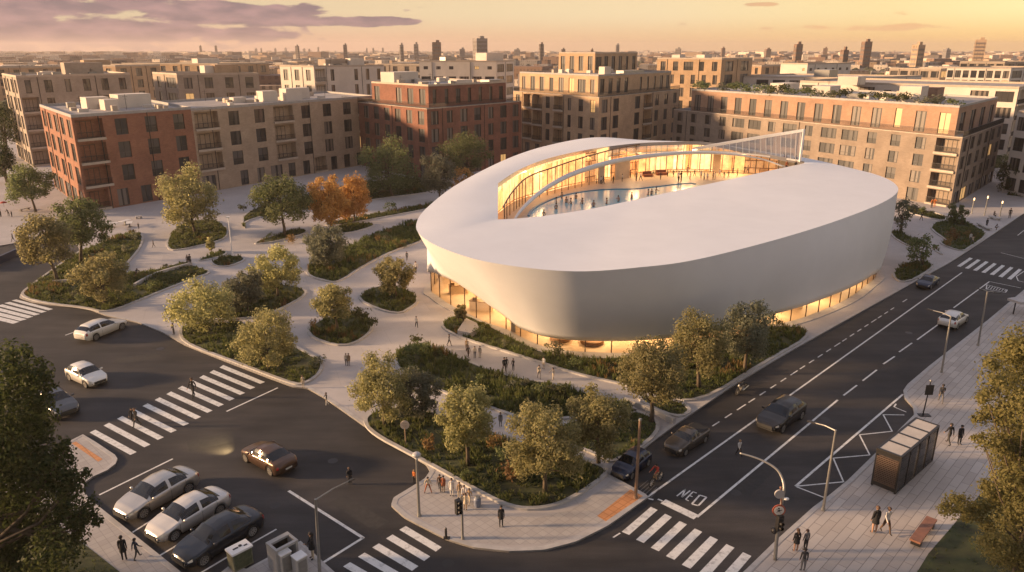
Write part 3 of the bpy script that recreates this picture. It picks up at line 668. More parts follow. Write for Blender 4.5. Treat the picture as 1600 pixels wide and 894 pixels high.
# glass fin rising at the right hand end
top = [(1082, 233, 118.4), (1130, 224.5, 118.2), (1180, 216, 117.6), (1220, 209.5, 116.9), (1256, 203.8, 115.9)]
bot = [(1082, 236, 118.4), (1130, 237.5, 118.2), (1180, 242, 117.6), (1220, 247, 116.9), (1253, 252, 115.9)]
Tt = crom([pt(px, Y, hz(py, Y)) for px, py, Y in top], 5); Bt = crom([pt(px, Y, hz(py, Y)) for px, py, Y in bot], 5)
Bt[-1] = Vector((Tt[-1].x, Tt[-1].y, Bt[-1].z))
b = MB()
for i in range(len(Tt) - 1): b.quad(L(Bt[i]), L(Bt[i + 1]), L(Tt[i + 1]), L(Tt[i]))
fin = b.build('glass_fin', M['finglass'], hall)
b = MB()
for i in range(len(Tt) - 1):
    b.beam(L(Tt[i]), L(Tt[i + 1]), .3, .42); b.beam(L(Bt[i]), L(Bt[i + 1]), .25, .25)
b.beam(L(Bt[-1]), L(Tt[-1]) + Vector((0, 0, .2)), .34, .3); b.build('fin_frame', M['white_paint'], fin)
for i in range(1, len(Tt) - 1):
    b = MB(); b.beam(L(Bt[i]), L(Tt[i]), .06, .08); b.build('mullion', M['white_paint'], fin)
# clerestory rail under the raised roof edge
b = MB()
for i in range(0, len(Bc) - 22):
    p, q = Bc[i], Bc[i + 1]; dz = Vector((0, 0, -.75))
    b.quad(L(p + dz * .75), L(q + dz * .75), L(q + dz * 2), L(p + dz * 2))
b.build('clerestory_glass', M['finglass'], hall)
b = MB()
for i in range(0, len(Bc) - 22): b.beam(L(Bc[i]) + Vector((0, 0, -1.55)), L(Bc[i + 1]) + Vector((0, 0, -1.55)), .12, .14)
b.build('clerestory_rail', M['white_paint'], hall)
# warm ceiling lights of the hall and the lobby
def lamp(loc, e, size, rot=(0, 0, 0), sy=None, c=(1, .62, .28)):
    l = bpy.data.lights.new('ceiling_light', 'AREA'); l.energy = e; l.color = c; l.size = size
    if sy: l.shape = 'RECTANGLE'; l.size_y = sy
    o_ = bpy.data.objects.new('ceiling_light', l); COL.objects.link(o_); o_.location = loc; o_.rotation_euler = rot; return o_
for x, y, z, e in ((3.0, 103, 11.4, 260), (10.5, 112.3, 12.2, 300), (19, 117.4, 12.7, 330), (28, 119, 12.6, 330), (36, 119, 11.6, 220)): lamp((x, y, z), e, 3, (R(-25), 0, 0))
for px, py in ((690, 462), (735, 488), (790, 511), (850, 537), (925, 549), (1010, 549), (1225, 503), (1300, 479), (1350, 448)):
    p = at(px, py, .15); p = p.lerp(Vector((CC.x, CC.y, .15)), .08); lamp((p.x, p.y, 2.55), 170, 2.5)
# a few loungers and a kiosk on the deck
def lounge(px, py, w, label):
    p = at(px, py, DZ); t = thing('lounge_sofa', label, 'sofa', tuple(p), R(12))
    b = MB(); b.box(0, 0, 0, w, .8, .38); b.build('seat', mat('rust_fabric', (.25, .09, .05), .9, .2), t)
    b = MB(); b.box(0, .36, .38, w, .16, .42); b.build('backrest', mat('rust_fabric', (.25, .09, .05), .9, .2), t)
lounge(1012, 276, 1.5, 'rust coloured sofa on the pool deck nearest the bright glazing'); lounge(1034, 273.5, 1.7, 'rust coloured sofa on the pool deck, the wider and farther of the pair')
p = at(1172, 268, DZ); t = thing('kiosk', 'small orange kiosk counter at the right end of the pool deck', 'kiosk', tuple(p), R(-5))
b = MB(); b.box(0, 0, 0, 3.4, .8, 1.0); b.build('counter', M['timber'], t)
b = MB(); b.box(0, .1, 1.9, 3.4, .9, .5); b.build('canopy', mat('orange_fascia', (.65, .18, .06), .6, .1), t)
b = MB(); [b.beam((x, .3, 1.0), (x, .3, 1.9), .08) for x in (-1.6, 1.6)]; b.build('frame', M['dark_metal'], t)
# ------------------------------------------------------------------ buildings
M['brick'] = brickmat('red_brick', (.235, .09, .05), (.29, .118, .066), (.30, .20, .14), .5, .16, .012, .9, vertical=True, big=.26, big_scale=.3)
M['brick_dark'] = brickmat('dark_red_brick', (.185, .07, .043), (.23, .092, .056), (.24, .15, .11), .5, .16, .012, .9, vertical=True, big=.26, big_scale=.3)
M['beige'] = brickmat('beige_brick', (.36, .265, .185), (.41, .305, .215), (.37, .29, .22), .6, .2, .012, .9, vertical=True, big=.2, big_scale=.3)
M['tan'] = brickmat('tan_brick', (.41, .275, .165), (.46, .31, .19), (.42, .31, .21), .6, .2, .012, .9, vertical=True, big=.2, big_scale=.3)
M['stone'] = brickmat('soft_stone_brick', (.24, .185, .14), (.275, .215, .165), (.25, .20, .16), .6, .2, .012, .9, vertical=True, big=.2, big_scale=.3)
M['greige'] = brickmat('greige_brick', (.34, .275, .215), (.38, .31, .245), (.36, .30, .24), .6, .2, .012, .9, vertical=True, big=.2, big_scale=.3)
M['render'] = mat('pale_render', (.62, .55, .47), .85, .10, .25)
M['slabtrim'] = mat('stone_trim', (.46, .38, .30), .8, .12, .8)
M['frame'] = mat('window_frame', (.045, .040, .036), .5, .1, 4)
def panemat(name, base, coat):
    m, nt, N, L_, b = nmat(name); b.inputs['Base Color'].default_value = rgb(base); b.inputs['Roughness'].default_value = .5
    b.inputs['Coat Weight'].default_value = coat; b.inputs['Coat Roughness'].default_value = .03; return m
M['pane'] = panemat('dark_window_glass', (.018, .017, .017), 1); M['curtain'] = panemat('curtained_window', (.17, .14, .115), .8); M['grey_blind'] = panemat('blind_window', (.075, .067, .06), .9)
M['litpane'] = mat('lit_window', (.4, .25, .1), .4, 0, emit=(1, .55, .2), es=.3)
WIN = {}
def win_meshes(w, h, kind):
    k = (round(w, 2), round(h, 2), kind)
    if k in WIN: return WIN[k]
    f = MB(); t = .07; n = {'n': 1, 'w': 2, 'd': 2, 'x': 3, 's': 2}.get(kind[0], 2)
    f.box(-w / 2 + t / 2, .02, 0, t, .08, h); f.box(w / 2 - t / 2, .02, 0, t, .08, h); f.box(0, .02, 0, w - 2 * t, .08, t); f.box(0, .02, h - t, w - 2 * t, .08, t)
    for i in range(1, n): f.box(-w / 2 + w * i / n, .02, t, t, .07, h - 2 * t)
    if kind[0] in 'wx': f.box(0, .02, h * .3, w - 2 * t, .06, .045)
    fm = f.mesh('window', M['frame']); pm = []
    for v in range(6):
        p = MB(); p.quad((-w / 2, .05, 0), (w / 2, .05, 0), (w / 2, .05, h), (-w / 2, .05, h), 0)
        rnd = random.Random(v * 17 + int(w * 10))
        if v in (1, 2, 4):
            for i in range(n):
                x0 = -w / 2 + w * i / n + t; x1 = -w / 2 + w * (i + 1) / n - t
                if v == 1 or rnd.random() < .55:
                    a = x0 + (x1 - x0) * (0 if v == 1 else rnd.uniform(0, .4)); c = a + (x1 - a) * rnd.uniform(.4, 1)
                    p.quad((a, .045, t), (c, .045, t), (c, .045, h - t), (a, .045, h - t), 1 if v != 4 else 2)
        if v == 3: p.quad((-w / 2, .045, h * .45), (w / 2, .045, h * .45), (w / 2, .045, h), (-w / 2, .045, h), 2)
        if v == 5: p.quad((-w / 2, .045, 0), (w / 2, .045, 0), (w / 2, .045, h), (-w / 2, .045, h), 3)
        pm.append(p.mesh('pane', [M['pane'], M['curtain'], M['grey_blind'], M['litpane']]))
    WIN[k] = (fm, pm); return WIN[k]
RAILM = {}
def rail_mesh(w, kind):
    k = (round(w, 2), kind)
    if k in RAILM: return RAILM[k]
    b = MB(); h = 1.05
    b.beam((-w / 2, 0, h), (w / 2, 0, h), .06)
    if kind == 'p': b.box(0, .0, .12, w, .04, h - .2)
    else:
        n = max(3, int(w / .22))
        for i in range(n + 1): b.box(-w / 2 + w * i / n, 0, 0, .035, .035, h)
        b.beam((-w / 2, 0, .12), (w / 2, 0, .12), .04)
    RAILM[k] = b.mesh('railing', M['slabtrim'] if kind == 'p' else M['dark_metal']); return RAILM[k]
def facade(root, O, a, c, z0, z1, rows, wallm, trim=True, lit=.012, rail='r', rec=.22):
    """one wall from a to c (left to right seen from outside); rows: bottom-up list of bay strings"""
    a, c = Vector((a[0], a[1], 0)) - O, Vector((c[0], c[1], 0)) - O; Ln = (c - a).length; d = (c - a) / Ln; nin = Vector((-d.y, d.x, 0)); rz = math.atan2(d.y, d.x)
    n = len(rows); fh = (z1 - z0) / n; holes = []
    for r, row in enumerate(rows):
        k = len(row); bw = Ln / k
        for i, ch in enumerate(row):
            u = bw * (i + .5); zb = z0 + fh * r
            if ch == '.': continue
            W_, h0, h1 = {'w': (.40, .13, .83), 'n': (.30, .12, .85), 'd': (.50, .10, .86), 'x': (.74, .16, .82), 's': (.74, .03, .80), 'b': (.84, .10, .90), 'l': (.94, .05, .93), 't': (.46, .04, .80), 'h': (.34, .40, .66)}[ch]
            if ch == 'D':
                pass
            holes.append((u - bw * W_ / 2, u + bw * W_ / 2, zb + fh * h0, zb + fh * h1, ch))
    us = sorted(set([0, Ln] + [round(x, 4) for h in holes for x in h[:2]])); zs = sorted(set([z0, z1] + [round(x, 4) for h in holes for x in h[2:4]]))
    b = MB(); P = lambda u, z, q=0: a + d * u + nin * q + Vector((0, 0, z))
    for i in range(len(us) - 1):
        um = (us[i] + us[i + 1]) / 2; run = None
        for j in range(len(zs) - 1):
            zm = (zs[j] + zs[j + 1]) / 2; full = not any(h[0] < um < h[1] and h[2] < zm < h[3] for h in holes)
            if full and run is None: run = zs[j]
            if run is not None and (not full or j == len(zs) - 2):
                e = zs[j] if not full else zs[j + 1]; b.quad(P(us[i], run), P(us[i + 1], run), P(us[i + 1], e), P(us[i], e)); run = None
    for h in holes:
        q = rec if h[4] not in 'bl' else 1.5
        b.quad(P(h[0], h[2]), P(h[0], h[2], q), P(h[0], h[3], q), P(h[0], h[3])); b.quad(P(h[1], h[2], q), P(h[1], h[2]), P(h[1], h[3]), P(h[1], h[3], q))
        b.quad(P(h[0], h[2]), P(h[1], h[2]), P(h[1], h[2], q), P(h[0], h[2], q)); b.quad(P(h[0], h[3], q), P(h[1], h[3], q), P(h[1], h[3]), P(h[0], h[3]))
        if h[4] in 'bl': b.quad(P(h[0], h[2], q), P(h[1], h[2], q), P(h[1], h[3], q), P(h[0], h[3], q))
    b.build('wall', wallm, root)
    if z0 < 1 and Ln > 14:
        k0 = max(len(x) for x in rows)
        for q in (1, k0 // 2 + 1):
            if q < k0:
                u = Ln * q / k0; d_ = MB(); d_.beam(P(u, z0, -.06), P(u, z1, -.06), .11); d_.build('downpipe', M['dark_metal'], root)
    for h in holes:
        u = (h[0] + h[1]) / 2; w, hh = h[1] - h[0], h[3] - h[2]; ch = h[4]
        if ch in 'bl':
            bal = MB(); bal.box(0, -.16, -.12, w + .14, .42, .42); o = bal.build('balcony', M['slabtrim'], root); o.location = P(u, h[2] - .3); o.rotation_euler = (0, 0, rz)
            r_ = put('railing', rail_mesh(w, rail), o, (0, -.2, .3))
            fm, pm = win_meshes(w * .62, hh * .86, 'x'); wi = put('window', fm, root, P(u - w * .08, h[2] + .03, 1.46), rz); put('pane', random.choice(pm[:5]) if random.random() > lit else pm[5], wi)
        else:
            fm, pm = win_meshes(w, hh, ch); wi = put('window', fm, root, P(u, h[2], rec - .07), rz); put('pane', (random.choice(pm[:5]) if random.random() > lit else pm[5]), wi)
def roofing(root, O, P, z, m, par=.55, parm=None):
    Q = ccw([Vector((p[0], p[1], 0)) - O for p in P]); I = inset(Q, .35)
    b = MB(); b.poly(Q, z); n = len(Q); b.build('roof', m, root)
    k = MB()
    for i in range(n):
        j = (i + 1) % n; u = lambda p, z_: Vector((p.x, p.y, z_))
        k.quad(u(Q[i], z - .05), u(Q[j], z - .05), u(Q[j], z + par), u(Q[i], z + par)); k.quad(u(Q[i], z + par), u(Q[j], z + par), u(I[j], z + par), u(I[i], z + par)); k.quad(u(I[j], z), u(I[i], z), u(I[i], z + par), u(I[j], z + par))
    k.build('parapet', parm or M['slabtrim'], root)
def corner4(l, c, r):
    l, c, r = Vector(l), Vector(c), Vector(r); return [l, c, r, l + (r - c)]
def block(root, O, l, c, r, z0, z1, left, right, m, roofm='roof', rail='r', par=.5, lit=.03, parm=None):
    P = corner4(l, c, r)
    facade(root, O, l, c, z0, z1, left, m, lit=lit, rail=rail); facade(root, O, c, r, z0, z1, right, m, lit=lit, rail=rail)
    b = MB(); f = P[3]; lz = lambda p, z: Vector((p[0], p[1], z)) - O
    b.quad(lz(r, z0), lz(f, z0), lz(f, z1), lz(r, z1)); b.quad(lz(f, z0), lz(l, z0), lz(l, z1), lz(f, z1)); b.build('wall', m, root)
    roofing(root, O, P, z1, M[roofm], par, parm)
    return P
def rooftop(root, O, boxes, z):
    for px, Y, sx, sy, h, m in boxes:
        p = pt(px, Y, z) - O; b = MB(); b.box(p.x, p.y, z, sx, sy, h, random.uniform(-.1, .1) + .8); b.build('stair_box', M[m], root)
def vent_units(root, O, P, z, n):
    for _ in range(n):
        s, t = random.uniform(.15, .85), random.uniform(.15, .85); p = P[1] + (P[2] - P[1]) * s + (P[0] - P[1]) * t
        b = MB(); b.box(p.x - O.x, p.y - O.y, z, random.uniform(.8, 2), random.uniform(.8, 1.6), random.uniform(.5, 1.1), .7); b.build('roof_unit', M[random.choice(('steel', 'render', 'slabtrim'))], root)
    for _ in range(n // 5):
        s, t = random.uniform(.1, .9), random.uniform(.1, .9); p = P[1] + (P[2] - P[1]) * s + (P[0] - P[1]) * t - O; hm = random.uniform(1.6, 3)
        b = MB(); b.beam((p.x, p.y, z), (p.x, p.y, z + hm), .06); b.beam((p.x - .5, p.y, z + hm * .85), (p.x + .5, p.y, z + hm * .85), .04); b.beam((p.x - .35, p.y, z + hm * .7), (p.x + .35, p.y, z + hm * .7), .04); b.build('aerial', M['dark_metal'], root)
def bld(name, label, c, cat='apartment block'): O = Vector((c[0], c[1], 0)); return thing(name, label, cat, (c[0], c[1], 0)), O
def xy(px, Y, z): p = pt(px, Y, z); return (p.x, p.y, 0)
# red brick end block and its long beige wing
h = 16.8
l, c, r = xy(62, 156, h), xy(111, 130, h), xy(298, 149, h)
B, O = bld('apartment_block', 'orange red brick block with corner balconies behind the left trees', c)
facade(B, O, l, c, .12, h, ['sssss', 'ddddd', 'ddddd', 'ddddd'], M['brick'])
facade(B, O, c, r, .12, h, ['btt.t', 'bwww', 'bwww', 'bwww'], M['brick'], rail='r', lit=0)
P = corner4(l, c, r); roofing(B, O, P, h, M['gravel_roof'], .5, M['concrete_trim'])
b = MB(); lz = lambda p, z: Vector((p[0], p[1], z)) - O
b.quad(lz(P[3], 0), lz(l, 0), lz(l, h), lz(P[3], h)); b.quad(lz(r, 0), lz(P[3], 0), lz(P[3], h), lz(r, h)); b.build('wall', M['brick'], B)
rooftop(B, O, ((150, 152, 4.2, 3.6, 2.2, 'render'), (172, 148, 2.6, 2.6, 2.0, 'render'), (206, 156, 6.5, 4, 2.6, 'render')), h); vent_units(B, O, P, h, 14)
c2, r2 = r, xy(585, 192, h); back = Vector(l) - Vector(c); l2 = tuple(Vector(r) + back * .8)
B, O = bld('apartment_block', 'long beige brick block of four storeys adjoining the red brick end', c2)
facade(B, O, (c2[0] - .01, c2[1] - .01), r2, .12, h - .25, ['s.ttsttbttts', 'bwwwbwwwwwb', 'bwwwbwwwwwb', 'bwwwbwwwwwb'][:1] + ['bwwbwwwb'] * 3, M['beige'], rail='r', lit=.04)
P = [Vector(l2), Vector(c2), Vector(r2), Vector(r2) + back * .8]; roofing(B, O, P, h - .25, M['gravel_roof'], .45, M['concrete_trim'])
b = MB(); lz = lambda p, z: Vector((p[0], p[1], z)) - O
b.quad(lz(r2, 0), lz(P[3], 0), lz(P[3], h - .25), lz(r2, h - .25)); b.quad(lz(P[3], 0), lz(l2, 0), lz(l2, h - .25), lz(P[3], h - .25)); b.build('wall', M['beige'], B)
rooftop(B, O, ((418, 176, 3.6, 3.2, 2.4, 'render'), (455, 180, 4.2, 3, 2.8, 'render'), (468, 186, 4, 3, 2.6, 'render'), (372, 172, 3, 2, 1.2, 'render')), h - .25); vent_units(B, O, P, h - .25, 18)
# tall greige block at the far left
h = 21.6
l, c, r = xy(3, 203, h), xy(25, 184, h), xy(203, 206, h)
B, O = bld('apartment_block', 'tall greige block of five storeys at the left edge of the photo', c)
P = block(B, O, l, c, r, .12, h, ['ssss', 'dddd', 'dddd', 'dddd', 'dddd'], ['bw.www', 'bw.www', 'bw.www', 'bw.www', 'nwnwww'], M['greige'], 'gravel_roof')
rooftop(B, O, ((130, 204, 9, 5, 3.2, 'greige'), (75, 203, 3, 2, 1, 'render')), h); vent_units(B, O, P, h, 10)
# block behind the red brick end
h = 21.3
l, c, r = xy(238, 225, h), xy(276, 212, h), xy(404, 219, h)
B, O = bld('apartment_block', 'greige block with a pale left corner behind the red brick end', c)
block(B, O, l, c, r, .12, h, ['sx', 'nx', 'nx', 'nx', 'nx'], ['wwww', 'wwww', 'wwww', 'wwww', 'wwww'], M['greige'], 'gravel_roof')
rooftop(B, O, ((330, 222, 5, 3, 2.4, 'render'), (352, 224, 7, 3, 2.6, 'tan')), h)
h = 23
l, c, r = xy(437, 238, h), xy(490, 230, h), xy(600, 244, h)
B, O = bld('apartment_block', 'pale rendered block with a dark recess behind the beige wing', c)
P = block(B, O, l, c, r, .12, h, ['www', 'www', 'www', 'www', 'www'], ['bn.nnn', 'bn.nnn', 'bn.nnn', 'bn.nnn', 'bn.nnn'], M['render'], 'gravel_roof')
rooftop(B, O, ((520, 242, 8, 4, 2.2, 'greige'), (555, 245, 5, 3, 2.4, 'render')), h); vent_units(B, O, P, h, 10)
# dark red brick warehouse block with a set-back top floor
h = 15.6
l, c, r = xy(534, 193, h), xy(667, 165, h), xy(815, 190, h)
B, O = bld('apartment_block', 'dark red brick block with a set back top floor and roof terrace railing', c)
P = block(B, O, l, c, r, .12, h, ['tttttttt', 'dddddddd', 'dddddddd', 'dddddddd'], ['ttttttt', 'dwddwdd', 'dwddwdd', 'dwddwdd'], M['brick_dark'], 'roof', par=.12, lit=.03)
def rail_run(root, O, pts, z):
    for i in range(len(pts) - 1):
        a, c_ = Vector(pts[i]) - O, Vector(pts[i + 1]) - O; d = c_ - a
        o = put('railing', rail_mesh(d.length, 'r'), root, ((a.x + c_.x) / 2, (a.y + c_.y) / 2, z), math.atan2(d.y, d.x))
rail_run(B, O, [P[0], P[1], P[2]], h + .12)
v = (P[0] - P[1]).normalized(); w = (P[2] - P[1]).normalized(); s = P[1] + v * 3 + w * 3
l2, c2, r2 = s + v * 24, s, s + w * ((P[2] - P[1]).length - 6)
facade(B, O, l2, c2, h, 20.2, ['d.ddd'], M['brick_dark']); facade(B, O, c2, r2, h, 20.2, ['nnwnnnw'], M['brick_dark'], lit=.03)
Q = corner4(l2, c2, r2); b = MB(); lz = lambda p, z: Vector((p[0], p[1], z)) - O
b.quad(lz(r2, h), lz(Q[3], h), lz(Q[3], 20.2), lz(r2, 20.2)); b.quad(lz(Q[3], h), lz(l2, h), lz(l2, 20.2), lz(Q[3], 20.2)); b.build('wall', M['brick_dark'], B)
roofing(B, O, Q, 20.2, M['gravel_roof'], .4); rooftop(B, O, ((625, 190, 8, 5, 2.6, 'render'), (720, 188, 5, 3, .8, 'render'), (770, 192, 6, 3, .7, 'steel')), 20.2); vent_units(B, O, Q, 20.2, 12)
h = 24
l, c, r = xy(655, 262, h), xy(775, 260, h), xy(803, 275, h)
B, O = bld('apartment_block', 'low white block with ribbon windows beyond the dark brick block', c)
block(B, O, l, c, r, .12, h, ['x' * 6] * 5 + ['hhh.hh'], ['xx'] * 6, M['render'], 'gravel_roof'); rooftop(B, O, ((765, 268, 9, 5, 3, 'render'), (700, 268, 5, 3, 1.6, 'steel')), h)
# central tan block
h = 16.9
l, c, r = xy(802, 213, h), xy(936, 184, h), xy(1062, 222, h)
B, O = bld('apartment_block', 'tan brick block with corner terraces standing behind the pool hall', c)
P = block(B, O, l, c, r, .12, h, ['tttttttt', 'wblwbnww', 'wblwbnww', 'wblwbnww'], ['tttttttt', 'dd.dbwww', 'dd.dbwww', 'dd.dbwww'], M['tan'], 'roof', par=.12, lit=.03)
rail_run(B, O, [P[0], P[1], P[2]], h + .12)
v = (P[0] - P[1]).normalized(); w = (P[2] - P[1]).normalized(); s = P[1] + v * 2 + w * 2; zt = 21.8
l2, c2, r2 = s + v * ((P[0] - P[1]).length - 3), s, s + w * ((P[2] - P[1]).length - 5)
facade(B, O, l2, c2, h, zt, ['wddwddxw'], M['tan']); facade(B, O, c2, r2, h, zt, ['dddd.nnndd'], M['tan'])
Q = corner4(l2, c2, r2); b = MB(); lz = lambda p, z: Vector((p[0], p[1], z)) - O
b.quad(lz(r2, h), lz(Q[3], h), lz(Q[3], zt), lz(r2, zt)); b.quad(lz(Q[3], h), lz(l2, h), lz(l2, zt), lz(Q[3], zt)); b.build('wall', M['tan'], B)
roofing(B, O, Q, zt, M['gravel_roof'], .4, M['concrete_trim']); vent_units(B, O, Q, zt, 16)
rooftop(B, O, ((945, 200, 2.5, 2, 2, 'render'), (985, 212, 10, 2.5, .8, 'steel')), zt)
l, c, r = xy(873, 222, 27), xy(930, 214, 27), xy(996, 232, 27); facade(B, O, l, c, zt, 27, ['dddd'], M['tan']); facade(B, O, c, r, zt, 27, ['xdddnd'], M['tan']); Q = corner4(l, c, r)
b = MB(); b.quad(lz(r, zt), lz(Q[3], zt), lz(Q[3], 27), lz(r, 27)); b.quad(lz(Q[3], zt), lz(l, zt), lz(l, 27), lz(Q[3], 27)); b.build('wall', M['tan'], B); roofing(B, O, Q, 27, M['gravel_roof'], .35)
h = 25
l, c, r = xy(1027, 258, h), xy(1128, 246, h), xy(1176, 262, h)
B, O = bld('apartment_block', 'broad tan block with two window rows rising behind the central tan block', c)
P = block(B, O, l, c, r, .12, h, ['wwwwww'] * 5 + ['wwxww'], ['dd'] * 6, M['tan'], 'gravel_roof'); rooftop(B, O, ((1060, 262, 4, 3, 1.4, 'render'), (1100, 262, 5, 3, 1.4, 'render')), h)
# long block on the right with a brick attic storey
h = 12.8
l, c, r = xy(1053, 201, h), xy(1504, 134.5, h), xy(1568, 163, h)
B, O = bld('apartment_block', 'long pale brick block with a terracotta attic storey behind the hall', c)
P = block(B, O, l, c, r, .12, h, ['ttttttttttttttb', 'wwwwxxwxwxxwwwb', 'wwwwxxwxwxxwwwb', 'wwwwxxwxwxxwwwb'], ['ssssss', 'dddddd', 'dddddd', 'dddddd'], M['stone'], 'roof', par=.15, lit=.03)
rail_run(B, O, [P[0], P[0].lerp(P[1], .33), P[0].lerp(P[1], .66), P[1], P[2]], h + .15)
v = (P[0] - P[1]).normalized(); w = (P[2] - P[1]).normalized(); s = P[1] + v * 2.0 + w * 2.0; zt = 17.9
l2, c2, r2 = s + v * ((P[0] - P[1]).length - 7), s, s + w * ((P[2] - P[1]).length - 3)
M['terracotta'] = brickmat('terracotta_brick', (.31, .185, .12), (.35, .215, .145), (.40, .26, .17), .6, .2, .012, .9, vertical=True, big=.2, big_scale=.3)
facade(B, O, l2, c2, h, zt, ['ttttttttttttntt'], M['terracotta']); facade(B, O, c2, r2, h, zt, ['tttt'], M['terracotta'])
Q = corner4(l2, c2, r2); b = MB(); lz = lambda p, z: Vector((p[0], p[1], z)) - O
b.quad(lz(r2, h), lz(Q[3], h), lz(Q[3], zt), lz(r2, zt)); b.quad(lz(Q[3], h), lz(l2, h), lz(l2, zt), lz(Q[3], zt)); b.build('wall', M['terracotta'], B)
roofing(B, O, Q, zt, M['gravel_roof'], .4, M['concrete_trim'])
rooftop(B, O, ((1290, 176, 7, 4, 2.2, 'render'), (1425, 153, 5.5, 4, 3.2, 'render'), (1455, 156, 4, 3, 2.8, 'terracotta'), (1340, 168, 6, 3, 1.0, 'steel'), (1225, 186, 7, 4, 2.4, 'render')), zt); vent_units(B, O, Q, zt, 18)
ROOFQ = (Q, zt)
# pale blocks beyond the long block
def simple(label, l, c, r, h, left, right, m, boxes=(), cat='building', lit=.02):
    l, c, r = xy(l[0], l[1], h), xy(c[0], c[1], h), xy(r[0], r[1], h)
    B, O = bld('city_block', label, c, cat); P = block(B, O, l, c, r, .12, h, left, right, M[m], 'gravel_roof', lit=lit); rooftop(B, O, boxes, h); return P
simple('white modern block with deep balconies at the right edge', (1250, 220), (1592, 182), (1640, 205), hz(139, 182), ['xx.xhxx.xx'] * 5, ['lll'] * 5, 'render', ((1330, 205, 8, 5, 2.2, 'render'),))
simple('wide white office hall behind the long right block', (1130, 262), (1340, 240), (1440, 262), hz(124, 240), ['x.xxx.xx'] * 5, ['xxxx'] * 5, 'render', ((1290, 262, 9, 5, 2.4, 'steel'),), 'office')
simple('white slab with a blank gable left of the glass offices', (1220, 292), (1262, 285), (1330, 300), hz(101, 285), ['...h'] * 6, ['hhhhhh'] * 6, 'render')
simple('glazed office with a gridded front under the right skyline', (1390, 330), (1470, 318), (1510, 335), hz(109, 318), ['sssss'] * 6, ['sss'] * 6, 'greige', (), 'office', .06)
simple('pale office with gridded glass at the right edge of the skyline', (1480, 300), (1580, 288), (1640, 310), hz(108, 288), ['ssssssss'] * 6, ['sss'] * 6, 'render', (), 'office', .06)
simple('glass office block with blue grey panes farther along the right', (1500, 380), (1570, 370), (1640, 390), hz(98, 370), ['sssss'] * 7, ['ssss'] * 7, 'greige', (), 'office', .05)
simple('tan block with a plain gable between the tan blocks and offices', (1160, 330), (1190, 325), (1262, 345), hz(104, 325), ['nn'] * 6, ['nnnn'] * 6, 'tan')
simple('flat tan block behind the greige left corner', (95, 262), (180, 255), (250, 270), hz(104, 255), ['wwww'] * 6, ['www'] * 6, 'tan', ((150, 262, 8, 5, 2, 'tan'),))
simple('wide low tan block beyond the left tall block', (-60, 290), (60, 300), (120, 318), hz(106, 300), ['wwwww'] * 6, ['www'] * 6, 'tan')
simple('long tan block showing over the pale left corner', (190, 312), (340, 300), (420, 318), hz(101, 300), ['wwwwwwww'] * 6, ['wwww'] * 6, 'tan', ((322, 308, 9, 5, 2.2, 'render'),))
simple('grey hall roof left of the twin towers in the distance', (590, 345), (720, 335), (800, 360), hz(102, 335), ['wwwwwww'] * 6, ['wwww'] * 6, 'greige')
simple('narrow white building at the far right pavement', (1590, 150), (1660, 140), (1720, 165), 16, ['xxx'] * 4, ['xx'] * 4, 'render')
# ------------------------------------------------------------------ the city beyond
CITYM = [brickmat('city_wall_%s' % n, c, [q * .38 for q in c], c, 2.6, 3.2, .7, .9, vertical=True, big=.2, big_scale=.05, bump=0, offset=0) for n, c in (('tan', (.42, .30, .20)), ('pale', (.62, .53, .43)), ('brown', (.22, .14, .10)), ('grey', (.24, .22, .21)), ('dark', (.11, .09, .08)))]
M['tower_bands'] = mat('tower_window_bands', (.14, .115, .10), .4, .1)
def tower(px, top, w, Y, m, label, n=3, steps=None, group=None):
    z = hz(top, Y); x = xat(px, Y, z); wd = w * .74 / FPX * Y; t = thing('tower_block', label, 'tower', (x, Y, 0), random.uniform(-.5, .5), group)
    b = MB(); b.box(0, 0, 0, wd * .8, wd * .62, z); b.build('wall', m, t)
    b = MB(); rws = max(4, int(z / 4.2))
    for r in range(rws):
        for sgn in (-1, 1):
            b.box(0, sgn * wd * .31, 2 + r * (z - 3) / rws, wd * .7, .3, (z - 3) / rws * .45)
            b.box(sgn * wd * .4, 0, 2 + r * (z - 3) / rws, .3, wd * .52, (z - 3) / rws * .45)
    tag(b.build('window_bands', M['tower_bands'], t), kind='stuff')
    b = MB(); b.box(wd * .1, 0, z, wd * .3, wd * .25, max(2.5, z * .05)); b.build('roof_box', m, t)
    return t
TW = [(750, 60, 30, 900, 3, 'widest grey glass tower on the central skyline'), (682, 66, 22, 950, 2, 'broad brown tower just left of the glass tower'), (650, 69, 10, 1000, 3, 'slim grey tower left of the broad brown tower'), (627, 70, 9, 1050, 3, 'slimmest tower of the pair left of centre'), (539, 70, 9, 1400, 4, 'lone slim dark tower on the left centre horizon'), (464, 72, 8, 1500, 4, 'small dark tower left of the lone slim tower'),
      (846, 69, 10, 1000, 4, 'dark slim tower right of the glass tower'), (1248, 69, 17, 800, 2, 'brown tower block on the right skyline nearest the centre'), (1355, 65, 20, 780, 2, 'brown slab tower with roof hut on the right skyline'), (1436, 70, 24, 700, 0, 'tan tower with a dark side on the right skyline'), (1533, 62, 24, 900, 0, 'stepped tan tower nearest the right edge of the skyline'), (1320, 78, 16, 620, 2, 'short brown block before the slab tower'),
      (313, 72, 5, 2200, 4, 'leftmost thin tower on the far horizon'), (337, 72, 5, 2200, 4, 'second thin tower on the far left horizon'), (965, 70, 8, 1500, 3, 'thin tower above the central tan block')]
for px, top, w, Y, m, lab in TW: tower(px, top, w, Y, CITYM[m], lab)
for i, px in enumerate((400, 408, 430, 446, 475, 483, 497, 573, 583, 598)):
    tower(px, random.uniform(74, 77), random.uniform(3, 5.5), 3000, CITYM[4], 'tiny hazy tower in the distant cluster on the left horizon', group='hazy towers of the far left skyline')
